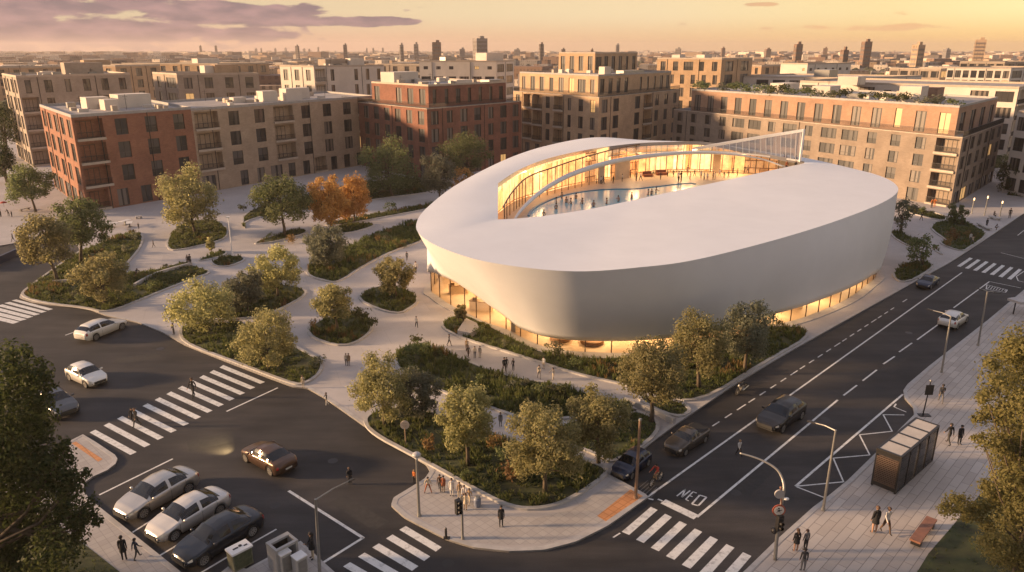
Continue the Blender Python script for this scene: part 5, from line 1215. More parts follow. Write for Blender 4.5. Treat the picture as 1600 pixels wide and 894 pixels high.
for q in ((378, 710), ):                                   # its headlights are lit
    for dx in (-3, 6):
        p = at(369 + dx * .6, 704 - dx * .3, .6); l = bpy.data.lights.new('headlight_beam', 'SPOT'); l.energy = 500; l.color = (1, .72, .34); l.spot_size = R(62); l.spot_blend = .9; l.shadow_soft_size = .1
        o = bpy.data.objects.new('headlight_beam', l); COL.objects.link(o); d = at(340, 700) - at(383, 723); d.z = -.35 * d.length * .5; o.location = p + d.normalized() * .3; o.rotation_euler = d.to_track_quat('-Z', 'Y').to_euler()
# motorcycle by the kerb
def wheel_mesh(r, w):
    b = MB(); n = 18
    for i in range(n):
        a0, a1 = 2 * math.pi * i / n, 2 * math.pi * (i + 1) / n
        pr = [(r, -w * .4), (r, w * .4), (r * .82, w * .5), (r * .82, -w * .5)]
        for j in range(4):
            (r0, y0), (r1, y1) = pr[j], pr[(j + 1) % 4]; b.quad((r0 * math.cos(a0), y0, r0 * math.sin(a0)), (r0 * math.cos(a1), y0, r0 * math.sin(a1)), (r1 * math.cos(a1), y1, r1 * math.sin(a1)), (r1 * math.cos(a0), y1, r1 * math.sin(a0)))
    return b
def spokes(r, n=9):
    b = MB()
    for q in range(n):
        a = 2 * math.pi * q / n; b.beam((0, 0, 0), (r * .84 * math.cos(a), 0, r * .84 * math.sin(a)), .018)
    b.ball((0, 0, 0), .05, 8, 5); return b
def two_wheeler(name, label, cat, px, py, dirpx, motor, paint):
    p = at(px, py); q = at(*dirpx); rz = math.atan2((q - p).y, (q - p).x); t = thing(name, label, cat, (p.x, p.y, .006), rz)
    r, wb = (.31, .72) if motor else (.34, .53)
    for x in (wb, -wb):
        w = wheel_mesh(r, .13 if motor else .045).build('wheel', M['tyre'], t); w.location = (x, 0, r); spokes(r).build('rim', M['rim'], w)
    f = MB()
    if motor:
        f.tube([(wb, 0, r), (wb - .22, 0, .85)], .04, 6); f.tube([(-wb, 0, r), (-.2, 0, .45), (.35, 0, .62)], .06, 6); f.build('frame', M['dark_metal'], t)
        f = MB(); f.ball((.18, 0, .82), .2, 10, 7, 0, (1.5, .85, .75)); f.build('fuel_tank', paint, t, True)
        f = MB(); f.ball((-.35, 0, .78), .2, 10, 6, 0, (1.7, .8, .4)); f.build('seat', M['black'], t, True)
        f = MB(); f.box(.05, 0, .28, .5, .34, .34); f.tube([(.1, .2, .3), (-.9, .2, .38)], .05, 6); f.build('engine', M['rim'], t)
        f = MB(); f.ball((wb - .15, 0, .82), .1, 8, 6); f.build('headlight', M['headlight'], t, True)
    else:
        f.tube([(-wb, 0, r), (-.18, 0, .82), (.38, 0, .78), (0, 0, .3), (-.18, 0, .82)], .02, 6); f.tube([(wb, 0, r), (.36, 0, .95)], .02, 6); f.tube([(-wb, 0, r), (0, 0, .3)], .018, 6); f.build('frame', paint, t)
        f = MB(); f.ball((-.2, 0, .9), .11, 8, 5, 0, (1.3, .7, .35)); f.build('saddle', M['black'], t, True)
    f = MB(); f.tube([(wb - .36, .33, 1.02 if motor else 1.0), (wb - .22, 0, 1.0), (wb - .36, -.33, 1.02 if motor else 1.0)], .02, 6); f.build('handlebar', M['dark_metal'], t)
    return t
two_wheeler('motorcycle', 'black motorcycle standing in the kerb lane of the right road', 'motorcycle', 1158, 613, (1140, 626), True, Pn['black'])
bike = two_wheeler('bicycle', 'dark bicycle ridden beside the small blue car', 'bicycle', 1025, 756, (1008, 768), False, Pn['black'])
# ------------------------------------------------------------------ people
SKIN = mat('skin', (.42, .24, .16), .6, .05); CL = {}
def cloth(n, c): CL[n] = mat(n + '_cloth', c, .9, .12, 6)
for n, c in dict(black=(.016, .015, .016), charcoal=(.045, .042, .042), grey=(.16, .15, .145), white=(.62, .59, .55), cream=(.50, .42, .31), tan=(.33, .22, .12), navy=(.03, .04, .07), rust=(.28, .09, .04), orange=(.55, .17, .04), blue=(.10, .15, .25), denim=(.07, .09, .13), brown=(.12, .07, .04), pink=(.5, .3, .25), red=(.4, .05, .03)).items(): cloth(n, c)
HAIR = {n: mat(n + '_hair', c, .7, .2, 8) for n, c in dict(dark=(.02, .015, .012), brown=(.09, .05, .03), blond=(.35, .22, .10)).items()}
EYE = mat('eye', (.03, .02, .02), .4, 0)
def skel(hipL=0, kneeL=0, hipR=0, kneeR=0, shL=0, elL=12, shR=0, elR=12, lean=0, abL=6, abR=6, zoff=None, wide=0):
    """unit height figure, facing +y; angles in degrees, positive swings forward"""
    J = {}; ca = R(lean)
    def dirv(a): return Vector((0, math.sin(R(a)), -math.cos(R(a))))
    pel = Vector((0, 0, .53)); up = Vector((0, math.sin(ca), math.cos(ca)))
    J['pel'] = (pel, .078); J['spn'] = (pel + up * .09, .070); J['chs'] = (pel + up * .215, .084); J['nck'] = (pel + up * .305, .036); J['chn'] = (pel + up * .335 + Vector((0, .008, 0)), .042); J['hed'] = (pel + up * .385 + Vector((0, .012, 0)), .061); J['top'] = (pel + up * .43 + Vector((0, .006, 0)), .045)
    for s, n, hp, kn, sh, el, ab in ((-1, 'L', hipL, kneeL, shL, elL, abL), (1, 'R', hipR, kneeR, shR, elR, abR)):
        h = pel + Vector((s * .050, 0, -.025)); k = h + dirv(hp) * .235 + Vector((s * (.006 + wide), 0, 0)); a = k + dirv(hp - kn) * .235 + Vector((s * wide, 0, 0))
        J['hip' + n] = (h, .062); J['kne' + n] = (k, .042); J['ank' + n] = (a, .028)
        f = Vector((0, math.cos(R(min(40, max(-40, (hp - kn) * .6)))), math.sin(R(min(40, max(-50, (hp - kn) * .8)))))) * .095
        J['toe' + n] = (a + f + Vector((s * .01, 0, -.022)), .022)
        sp = pel + up * .268 + Vector((s * .098, 0, 0)); e = sp + (dirv(sh) + Vector((s * math.sin(R(ab)), 0, 0))).normalized() * .172; w = e + (dirv(sh + el) + Vector((s * math.sin(R(ab * .4)), 0, 0))).normalized() * .145
        hd = w + (w - e).normalized() * .045
        J['sho' + n] = (sp, .046); J['elb' + n] = (e, .032); J['wri' + n] = (w, .022); J['han' + n] = (hd, .022)
    low = min(J['toe' + n][0].z - .022 for n in 'LR'); low = min(low, min(J['ank' + n][0].z - .03 for n in 'LR'))
    dz = -low if zoff is None else zoff
    return {k: (p + Vector((0, 0, dz)), r) for k, (p, r) in J.items()}
BONES = [('pel', 'spn', 1), ('spn', 'chs', 1), ('chs', 'nck', 1), ('nck', 'chn', 0), ('chn', 'hed', 0), ('hed', 'top', 0)]
for n in 'LR': BONES += [('pel', 'hip' + n, 2), ('hip' + n, 'kne' + n, 2), ('kne' + n, 'ank' + n, 2), ('ank' + n, 'toe' + n, 3), ('chs', 'sho' + n, 1), ('sho' + n, 'elb' + n, 1), ('elb' + n, 'wri' + n, 1), ('wri' + n, 'han' + n, 0)]
def figure(J, bare=(), skirt=None, coat=None, longhair=False, sw=.9):
    names = list(J); me = bpy.data.meshes.new('figure'); me.from_pydata([J[n][0] for n in names], [(names.index(a), names.index(b)) for a, b, _ in BONES], [])
    o = bpy.data.objects.new('figure_tmp', me); COL.objects.link(o); md = o.modifiers.new('Skin', 'SKIN'); md.use_smooth_shade = True; md.branch_smoothing = .3
    sv = me.skin_vertices[0].data
    for i, n in enumerate(names): sv[i].radius = (J[n][1] * sw, J[n][1] * sw * (.72 if n in ('pel', 'spn', 'chs') else 1)); sv[i].use_root = (n == 'pel')
    sb = o.modifiers.new('Sub', 'SUBSURF'); sb.levels = sb.render_levels = 1
    dg = bpy.context.evaluated_depsgraph_get(); ev = o.evaluated_get(dg).to_mesh()
    b = MB(); b.v = [tuple(v.co) for v in ev.vertices]; seg = [(J[a][0], J[c][0], (J[a][1] + J[c][1]) / 2, m) for a, c, m in BONES]
    for p in ev.polygons:
        c = p.center; best = None
        for A, B, r, m in seg:
            d = B - A; t = max(0, min(1, (c - A).dot(d) / d.length_squared)); q = (c - A - d * t).length / r
            if best is None or q < best[0]: best = (q, m)
        b.f.append(tuple(p.vertices)); b.m.append(best[1])
    o.evaluated_get(dg).to_mesh_clear(); bpy.data.objects.remove(o); bpy.data.meshes.remove(me)
    for i, (A, B, r, m) in enumerate(seg):                   # bare fore-arms or shins
        pass
    hd, rr = J['hed']; nk = (J['hed'][0] - J['nck'][0]).normalized()
    b.ball(hd + Vector((0, .056, -.004)), .012, 6, 4, 0, (.8, 1.2, 1.3))
    for s in (-1, 1):
        b.ball(hd + Vector((s * .056, 0, -.002)), .014, 6, 4, 0, (.5, .8, 1.2)); b.ball(hd + Vector((s * .021, .052, .012)), .006, 6, 4, 4)
    b.box(hd.x, hd.y + .052, hd.z - .032, .026, .008, .006, 0, 4)
    for n in 'LR':                                           # fingers and thumb, bent along the palm
        h, w = J['han' + n][0], J['wri' + n][0]; d = (h - w).normalized(); sd_ = Vector((1, 0, 0)) if abs(d.x) < .8 else Vector((0, 1, 0)); f = d.cross(sd_).normalized(); sd_ = f.cross(d)
        for q, ln in zip((-1.4, -.45, .5, 1.4), (.028, .034, .032, .025)):
            r0 = h + sd_ * q * .007 + d * .004; b.tube([r0, r0 + d * ln * .6, r0 + d * ln + f * .008], [.006, .0055, .004], 5, 0)
        r0 = h - d * .022 + f * .012; b.tube([r0, r0 + (d + f * .9).normalized() * .022, r0 + (d + f * .5).normalized() * .036], [.007, .006, .0045], 5, 0)
    body = b.mesh('body', [SKIN, CL['black'], CL['black'], CL['black'], EYE], True)
    hb = MB(); o_ = hb; n, k = 14, 8; c = hd + Vector((0, -.006, .010))
    for i in range(k + 1):
        a = math.pi * .62 * i / k
        for j in range(n):
            t = 2 * math.pi * j / n; fr = max(0, math.sin(t)); aa = a * (1 - .42 * fr ** 2); r = .069
            hb.v.append(tuple(c + Vector((r * .93 * math.sin(aa) * math.cos(t), r * 1.06 * math.sin(aa) * math.sin(t), r * math.cos(aa)))))
    for i in range(k):
        for j in range(n): hb.f.append((i * n + j, (i + 1) * n + j, (i + 1) * n + (j + 1) % n, i * n + (j + 1) % n)); hb.m.append(0)
    if longhair: hb.tube([hd + Vector((0, -.045, 0)), hd + Vector((0, -.06, -.06)), hd + Vector((0, -.055, -.13))], [.05, .045, .025], 8)
    hair = hb.mesh('hair', HAIR['dark'], True); ex = []
    if skirt or coat:
        q = MB(); z0 = J['spn'][0] if skirt else J['chs'][0] + (J['nck'][0] - J['chs'][0]) * .3; pl = J['pel'][0]; kn = (J['kneL'][0] + J['kneR'][0]) / 2
        lo = pl.lerp(kn, .95 if skirt == 'long' else .6); n = 14
        rows = [(z0, .078, .064), (J['spn'][0] if coat else pl.lerp(z0, .5), .080, .066), (pl, .092, .080), (lo, .115, .112)]
        for c_, rx, ry in rows:
            for j in range(n):
                t = 2 * math.pi * j / n; q.v.append((c_.x + rx * math.cos(t), c_.y + ry * math.sin(t), c_.z))
        for i in range(3):
            for j in range(n): q.f.append((i * n + j, (i + 1) * n + j, (i + 1) * n + (j + 1) % n, i * n + (j + 1) % n)); q.m.append(0)
        ex = [('skirt' if skirt else 'coat', q.mesh('skirt' if skirt else 'coat', CL['black'], True))]
    return body, hair, ex
FIG = {}
POSES = dict(stand=dict(shL=4, shR=-2, kneeL=4, hipL=3), walk=dict(hipL=24, kneeL=10, hipR=-16, kneeR=14, shL=-20, shR=22, elR=28), walk2=dict(hipL=-14, kneeL=22, hipR=20, kneeR=4, shL=18, shR=-16, elL=22),
 arms=dict(shL=20, shR=20, abL=48, abR=48, elL=10, elR=10, hipL=10, hipR=-10, kneeR=12), bend=dict(lean=42, shL=46, shR=40, hipL=6, hipR=-4, kneeL=8, kneeR=6), wide=dict(hipL=6, hipR=-4, wide=.06, abL=20, abR=24, lean=10),
 hold=dict(shL=30, elL=80, shR=8, elR=30, kneeL=3), sit=dict(hipL=88, kneeL=88, hipR=84, kneeR=86, shL=30, elL=50, shR=26, elR=54, lean=6), ride=dict(hipL=74, kneeL=92, hipR=48, kneeR=62, shL=58, shR=58, elL=14, elR=14, lean=24), crouch=dict(hipL=96, kneeL=120, hipR=90, kneeR=118, lean=26, shL=50, shR=44))
def person(label, loc, h, face, pose='stand', top='black', legs='charcoal', shoe='black', hair='dark', skirt=None, coat=None, longhair=False, group=None, z=None):
    k = (pose, skirt, bool(coat), longhair)
    if k not in FIG: FIG[k] = figure(skel(**POSES[pose]), skirt=skirt, coat=coat, longhair=longhair)
    body, hm, ex = FIG[k]; t = thing('person', label, 'person', loc, R(face), group)
    o = put('body', body, t); o.scale = (h,) * 3
    for i, c in ((1, top), (2, legs), (3, shoe)):
        o.material_slots[i].link = 'OBJECT'; o.material_slots[i].material = SKIN if c == 'skin' else CL[c]
    q = put('hair', hm, t); q.scale = (h,) * 3; q.material_slots[0].link = 'OBJECT'; q.material_slots[0].material = HAIR[hair]
    for n_, m_ in ex:
        e = put(n_, m_, t); e.scale = (h,) * 3; e.material_slots[0].link = 'OBJECT'; e.material_slots[0].material = CL[skirt if skirt and skirt in CL else (coat or top)] if not skirt else CL[top if skirt != 'long' else top]
    return t
def pp(label, px, py, top_py, face, pose='stand', z=.13, lim=(1.2, 1.9), **kw):
    p = at(px, py, z); h = (hz(top_py, p.y) - z); h = max(lim[0], min(lim[1], h)); return person(label, tuple(p), h, face, pose, **kw)
RZ = .006
pp('person in black suit, left one of the pair on the left zebra crossing', 208, 661, 637, 200, 'walk', RZ, top='black', legs='black')
pp('person in black suit with pale collar, right one of the pair on the left zebra', 214.5, 667, 637, 160, 'walk2', RZ, top='black', legs='black', hair='brown')
pp('person in black jacket walking alone in the middle of the left zebra crossing', 303, 622, 588, 170, 'walk', RZ, lim=(1.2, 1.9), top='black', legs='black', hair='brown')
pp('person in a black coat standing in the road beyond the signal arm', 547, 757, 730, 30, 'stand', RZ, top='black', legs='black', coat='black', hair='brown')
pp('person in dark clothes with arms spread beside the road kerb', 511, 634, 620, 120, 'arms', top='black', legs='white')
pp('person in pale shirt, left one of the pair below the diamond bed', 541.5, 571, 552, 190, 'stand', top='cream', legs='charcoal')
pp('person in tan coat, right one of the pair below the diamond bed', 545.5, 571, 552, 175, 'stand', top='tan', legs='grey', coat='tan')
pp('person in white shirt and dark trousers walking by the rounded bed', 651, 512, 494, 200, 'walk', top='white', legs='black')
pp('person in cream top standing on the kerb of the olive tree bed', 474, 606, 591, 180, 'stand', top='cream', legs='cream', hair='brown')
pp('person with raised arm beside the path tree at the middle bed', 272, 523, 505, 150, 'hold', top='charcoal', legs='charcoal')
pp('person bending forward by the strip of ground cover', 214, 434, 417, 230, 'bend', top='charcoal', legs='brown')
pp('person in black, left one of the pair at the end of the planting strip', 294, 414, 398, 180, 'stand', top='black', legs='black')
pp('person in dark coat, right one of the pair at the end of the planting strip', 298, 415, 397, 170, 'hold', top='charcoal', legs='black', coat='charcoal')
pp('small dark figure alone on the pale path left of the round bed', 240.5, 387, 376, 90, 'walk', top='black', legs='charcoal', lim=(1.1, 1.9))
pp('person in dark top near the back of the rounded bed, farther of two', 636, 407, 393, 190, 'walk2', top='charcoal', legs='charcoal')
pp('person in white shirt near the rounded bed, nearer of two', 650, 427, 408, 170, 'walk', top='white', legs='charcoal')
pp('person in black beside the grey green path tree', 547, 388, 378, 80, 'bend', top='black', legs='black')
for a in (('person striding in grey at the left end of the hall path', 702, 541, 522, 240, 'walk', 'grey', 'charcoal'), ('person in tan dress with blond hair on the hall path', 729.5, 548, 529, 180, 'stand', 'tan', 'brown'), ('person with a shoulder bag just below the one in tan dress', 732, 558, 541, 200, 'walk2', 'charcoal', 'brown'),
          ('person with thick dark hair, left one of two standing mid hall path', 742, 559, 545, 180, 'stand', 'cream', 'grey'), ('slim pale person, right one of two standing mid hall path', 750, 559, 545, 170, 'stand', 'grey', 'cream'), ('person in black with a red scarf in the tight trio on the path', 788, 583, 558, 200, 'walk', 'black', 'black'),
          ('person in black behind the red scarf in the tight trio', 791.5, 577, 559, 190, 'walk2', 'black', 'black'), ('shorter person in black right of the tight trio', 802, 579, 565, 150, 'hold', 'black', 'charcoal'), ('person in white shirt at the right end of the hall path', 842, 592, 570, 190, 'walk', 'cream', 'grey'),
          ('pale small person by the kerb behind the white shirt', 849.5, 576, 566, 150, 'stand', 'white', 'cream'), ('person with arm out at the far right of the hall path', 864, 594, 577, 130, 'arms', 'grey', 'cream')):
    pp(a[0], *a[1:4], a[4], a[5], top=a[6], legs=a[7])
pp('person in grey coat on the narrow path behind the front lawn', 782, 666, 645, 190, 'stand', top='grey', legs='grey', coat='grey')
pp('person in white with legs wide apart on the corner paving', 669, 770, 744, 190, 'wide', top='cream', legs='rust')
pp('person in dark jacket, left one of the close pair on the corner', 687.5, 767, 741, 180, 'walk', top='brown', legs='black')
pp('person in rust coat, right one of the close pair on the corner', 693, 768, 743, 170, 'stand', top='rust', legs='tan', coat='rust')
pp('person in a white coat standing alone on the corner paving', 706, 774, 747, 180, 'stand', top='white', legs='white', coat='white')
pp('person in tan top at the back of the crowded corner group', 718, 778, 757, 180, 'stand', top='tan', legs='cream', hair='brown')
pp('person in patterned white shirt in the middle of the corner group', 725.5, 784, 758, 175, 'hold', top='white', legs='brown')
pp('person in cream dress at the front of the corner group', 727.5, 796, 771, 170, 'stand', top='cream', legs='tan', skirt='short', longhair=True)
pp('person in tan jacket at the right of the corner group', 733.5, 788, 763, 160, 'walk', top='tan', legs='cream')
pp('person in a black suit with a cane on the square pavers', 783, 822, 790, 190, 'stand', top='black', legs='black', coat='black')
pp('person in orange jacket standing in the road behind the globe lamp', 647.5, 754, 738, 150, 'stand', RZ, top='orange', legs='black', hair='blond', lim=(1.0, 1.9))
pp('person in black coat, left one of two on the left pavement', 195, 876, 837, 20, 'stand', top='black', legs='black', coat='black', lim=(1.2, 1.85))
pp('person in dark green jacket, right one of two on the left pavement', 215, 874, 841, -30, 'walk', top='navy', legs='charcoal')
pp('person in black with long hair standing beside the grey cabinets', 489, 873, 828, 120, 'hold', top='black', legs='cream', coat='black', longhair=True, lim=(1.2, 1.8))
cyc = at(1025, 756); cyd = at(1008, 768) - cyc
person('cyclist in red top riding the bicycle beside the small blue car', (cyc.x - .12 * cyd.normalized().x, cyc.y - .12 * cyd.normalized().y, .17), 1.62, math.degrees(math.atan2(cyd.y, cyd.x)) - 90, 'ride', top='red', legs='tan')
pp('person in white top and black trousers standing in the right road', 1154, 713, 687, 200, 'walk', RZ, top='white', legs='black', hair='blond')
pp('person in black jacket, left one of two between shelter and bench', 1365.5, 833, 790, 10, 'stand', top='black', legs='skin', coat='black', hair='brown', lim=(1.2, 1.9))
pp('person in white shirt, right one of two between shelter and bench', 1383, 833, 792, 190, 'walk', top='white', legs='brown', hair='brown', lim=(1.2, 1.9))
pp('person in a black dress by the curved lamp, left of the three', 1243, 862, 826, 10, 'stand', top='black', legs='skin', skirt='short', longhair=True, hair='brown')
pp('person in grey jacket by the curved lamp, right of the three', 1258, 860, 827, 20, 'stand', top='grey', legs='black', hair='brown')
pp('person in dark jacket and grey trousers, nearest of the three by the lamp', 1254, 893, 856, 0, 'stand', top='charcoal', legs='grey')
pp('person with a dark backpack walking by the small sign pole', 1469, 630, 600, -20, 'walk', top='charcoal', legs='grey')
pp('person in dark jacket, left one of two behind the bus shelter', 1481, 695, 661, 10, 'walk2', top='black', legs='charcoal')
pp('person in black coat, right one of two behind the bus shelter', 1498, 694, 664, 190, 'stand', top='black', legs='black', coat='black')
for a in (('person in orange top, left one of two at the long block door', 1455, 325, 310, 190, 'stand', 'orange', 'brown'), ('person in orange top, right one of two at the long block door', 1459.5, 324, 309, 170, 'hold', 'orange', 'orange'), ('person in black standing near the low white ramp', 1541, 355, 341, 190, 'stand', 'black', 'black'), ('person in black standing at the far end of the forecourt benches', 1577, 341, 325, 150, 'stand', 'black', 'black'),
          ('person in white top, upper one of two beside the oval bed', 1515, 379, 363, 190, 'stand', 'white', 'grey'), ('person in pale shirt, lower one of two beside the oval bed', 1518.5, 383, 368, 200, 'walk', 'cream', 'grey'), ('person in black on the path beside the hedge near the hall', 1439, 345, 332, 190, 'walk', 'black', 'black'),
          ('person in dark clothes at the left edge holding a red umbrella', 1.5, 339, 321, 160, 'hold', 'rust', 'black'), ('person leaning forward beside the red umbrella', 14, 338, 326, 60, 'bend', 'charcoal', 'black'), ('small dark figure beside the two at the left edge', 19, 339, 332, 90, 'stand', 'black', 'black'), ('person in dark clothes on the left street corner', 21, 378, 365, 100, 'walk', 'charcoal', 'charcoal'),
          ('person in brown walking behind the left planting bed', 161, 374, 357, 190, 'walk', 'brown', 'rust'), ('dark figure near the white tables in front of the brick block', 217, 358, 350, 180, 'stand', 'charcoal', 'black')):
    pp(a[0], *a[1:4], a[4], a[5], top=a[6], legs=a[7], lim=(1.05, 1.8))
pp('person sitting on the forecourt bench at the far right', 1552, 340, 328, 200, 'sit', .13 + .0, top='black', legs='black', lim=(1.5, 1.7)); pp('person crouching by the low white ramp', 1554, 359, 349, 220, 'crouch', top='grey', legs='brown', lim=(1.4, 1.6))
random.seed(5)
for i, (px, py, t) in enumerate(((985, 278, 267), (994, 283, 268), (1001, 283, 268), (939, 288, 275), (942.5, 288, 275), (1060, 285, 267), (1064, 285, 267), (1100, 282, 273), (1105, 282, 273), (1114, 280.5, 268), (1117, 281, 271), (1131, 280, 270), (1074, 275, 258), (1043, 276, 266), (1032, 281, 273), (1163, 270, 262), (1168, 270, 261), (1180, 270, 262), (1145, 272, 264), (958, 287, 275), (972, 284, 272), (1020, 278, 267), (1052, 277, 266), (1085, 276, 266), (1095, 279, 269), (1124, 276, 267), (1152, 275, 266), (1138, 278, 269), (1078, 281, 271))):
    pp('visitor in swimwear or light clothes standing on the lit pool deck', px, py, t, random.uniform(0, 360), random.choice(('stand', 'walk', 'hold')), DZ, (1.2, 1.75), top=random.choice(('skin', 'white', 'charcoal', 'black', 'tan')), legs=random.choice(('black', 'brown', 'skin', 'charcoal')), shoe='skin', group='visitors on the pool deck')
for i, (px, py) in enumerate(((849.5, 338), (869, 318), (869, 327), (885, 317), (892, 319), (910, 319), (927.5, 323), (948, 319), (966, 315), (987, 310), (1013, 305), (1018, 304), (1025, 301.5), (878, 310), (900, 311))):
    p = at(px, py, DZ); person('swimmer standing waist deep in the pool', (p.x, p.y, DZ - .85), 1.7, random.uniform(0, 360), random.choice(('stand', 'hold', 'walk')), top='skin', legs='navy', shoe='skin', group='swimmers in the pool')
for px, lab in ((1228, 'visitor in rust top looking over the cut roof edge, left of two'), (1242, 'visitor in black looking over the cut roof edge, right of two')):
    p = pt(px, 113.9, 10); person(lab, (p.x, p.y, 10.15), 1.6, 180, 'stand', top='rust' if px < 1235 else 'black', legs='black')
# ------------------------------------------------------------------ street furniture
def up_to(px, py, tpx, tpy, z=.13):
    p = at(px, py, z); return p, hz(tpy, p.y) - z
def pole(b, h, r0, r1, lean=(0, 0)): b.tube([(0, 0, 0), (0, 0, .25), (lean[0] * .5, lean[1] * .5, h * .5), (lean[0], lean[1], h)], [r0 * 1.5, r0, (r0 + r1) / 2, r1], 10)
p, h = up_to(655, 806, 652, 712); t = thing('street_lamp', 'grey lamp post with a dome head on the rounded corner paving', 'street lamp', tuple(p))
b = MB(); pole(b, h, .10, .075); b.build('pole', M['steel'], t); b = MB(); b.ball((0, 0, h + .06), .27, 16, 10, 0, (1, 1, .62)); b.build('lamp_shade', mat('lamp_grey', (.42, .41, .40), .4, .05), t, True); b = MB(); b.tube([(0, 0, h - .22), (0, 0, h - .05)], [.10, .16], 12); b.build('lamp', M['white_paint'], t)
def signal_head(b_parent, x, y, z, rz, lamps=3):
    hd = MB(); hd.box(0, 0, 0, .34, .26, .95); q = hd.build('signal_head', M['dark_metal'], b_parent); q.location = (x, y, z); q.rotation_euler = (0, 0, rz)
    for i in range(lamps):
        l = MB(); l.tube([(0, -.12, .17 + .3 * i), (0, -.17, .17 + .3 * i)], .1, 12); l.build('signal_lens', mat('signal_lens_dark', (.05, .03, .02), .3, 0), q)
        v = MB(); v.tube([(0, -.13, .20 + .3 * i), (0, -.30, .24 + .3 * i)], [.13, .11], 10, caps=False); v.build('visor', M['dark_metal'], q)
    return q
p, h = up_to(723, 842, 722, 774); t = thing('traffic_signal', 'traffic signal pole with a black head in front of the corner group', 'traffic signal', tuple(p)); b = MB(); pole(b, h, .075, .065); b.build('pole', M['steel'], t); signal_head(t, -.22, 0, h - 1.25, .6)
p, h = up_to(697, 840, 697, 826); t = thing('bollard', 'single short dark bollard at the kerb of the corner', 'bollard', tuple(p)); b = MB(); b.tube([(0, 0, 0), (0, 0, h), (0, 0, h + .04)], [.075, .075, .05], 12); b.box(.05, -.05, 0, .4, .28, .03); b.build('post', M['dark_metal'], t)
p, h = up_to(746, 791, 746, 777); t = thing('litter_bin', 'blue grey rounded litter bin beside the corner group', 'litter bin', tuple(p)); b = MB(); b.tube([(0, 0, 0), (0, 0, .1), (0, 0, h * .8), (0, 0, h)], [.2, .22, .24, .16], 14); b.build('drum', mat('blue_grey_plastic', (.16, .18, .24), .5, .05), t); b = MB(); b.tube([(0, 0, h), (0, 0, h + .06)], [.2, .12], 14); b.build('lid', M['steel'], t)
p, h = up_to(993, 778, 996, 657); t = thing('lamp_post', 'tall plain rust toned post on the orange tactile paving', 'post', tuple(p)); b = MB(); pole(b, h, .11, .085); b.build('pole', mat('rust_post', (.22, .14, .09), .5, .1, 3), t); b = MB(); b.tube([(0, 0, h), (0, 0, h + .12)], [.11, .09], 10); b.build('cap', M['steel'], t)
p, h = up_to(634, 696, 632, 658, .22); t = thing('round_sign', 'round cream sign on a post at the left edge of the front lawn', 'sign', tuple(p)); b = MB(); pole(b, h - .5, .045, .04); b.build('post', mat('wood_post', (.34, .24, .15), .7, .2), t); b = MB(); b.tube([(0, .03, h - .32), (0, -.03, h - .32)], .34, 20); b.build('sign_face', mat('cream_sign', (.60, .50, .40), .6, .08, 5), t)
b = MB(); [b.box(x, -.035, h - .38 + y, w, .008, .04) for x, y, w in ((0, .16, .3), (0, .04, .36), (0, -.08, .26))]; b.build('sign_marks', mat('sign_mark', (.35, .26, .2), .6), t)
# curved lamp with signs at the lower right
p, h = up_to(1211, 874, 1223, 752); t = thing('curved_lamp_post', 'curved grey lamp post with round signs at the lower right kerb', 'lamp post', tuple(p))
Y = p.y; cur = [(1211, 874), (1214, 840), (1218, 810), (1222, 782), (1225, 765), (1223, 750), (1215, 735), (1200, 724), (1180, 715), (1156, 708)]
pts = [pt(x, Y + max(0, i - 4) * .35, hz(y, Y + max(0, i - 4) * .35)) - p for i, (x, y) in enumerate(cur)]; pts[0] = Vector((0, 0, 0)); pl = crom(pts, 5)
b = MB(); b.tube(pl, [.11 - .065 * i / len(pl) for i in range(len(pl))], 10); b.build('pole', M['steel'], t, True)
q = lambda x, y: pt(x, Y - .16, hz(y, Y - .16)) - p
b = MB(); c = q(1218, 772); b.tube([c + Vector((0, .05, 0)), c - Vector((0, .05, 0))], .27, 20); b.build('round_plate', mat('grey_plate', (.36, .34, .33), .5, .05), t)
b = MB(); c = q(1228.5, 779.5); b.ball(c, .13, 10, 6, 0, (1.3, .9, .6)); b.build('camera_dome', M['white_paint'], t, True)
c = q(1217, 797.5); s = MB(); s.tube([c + Vector((0, .02, 0)), c - Vector((0, .03, 0))], .37, 24); sg = s.build('sign_ring', mat('red_sign_ring', (.38, .09, .05), .5, .05), t)
s = MB(); s.tube([c - Vector((0, .03, 0)), c - Vector((0, .04, 0))], .28, 24); s.build('sign_face', mat('white_sign_face', (.72, .66, .58), .5, .05), sg)
s = MB(); k = c - Vector((0, .046, 0)); s.ball(k + Vector((0, 0, .0)), .06, 8, 6, 0, (1, .1, 1))
for a in (20, 95, 150, 215, 300): s.beam(k, k + Vector((math.cos(R(a)) * .17, 0, math.sin(R(a)) * .17)), .055, .012)
s.ball(k + Vector((-.03, 0, .15)), .05, 8, 6, 0, (1, .1, 1)); s.build('sign_symbol', M['black'], sg)
c = q(1216, 824); signal_head(t, c.x, c.y - .1, c.z - .1, .3, 2); c = q(1209.5, 829); b = MB(); b.ball(c, .2, 12, 8, 0, (.9, 1.1, 1)); b.build('loudspeaker', M['dark_metal'], t, True)
b = MB(); c = q(1220, 762); b.beam(q(1221, 790), c, .06); b.ball(c, .07, 8, 5); b.build('side_rod', mat('rod_red', (.25, .12, .08), .5), t)
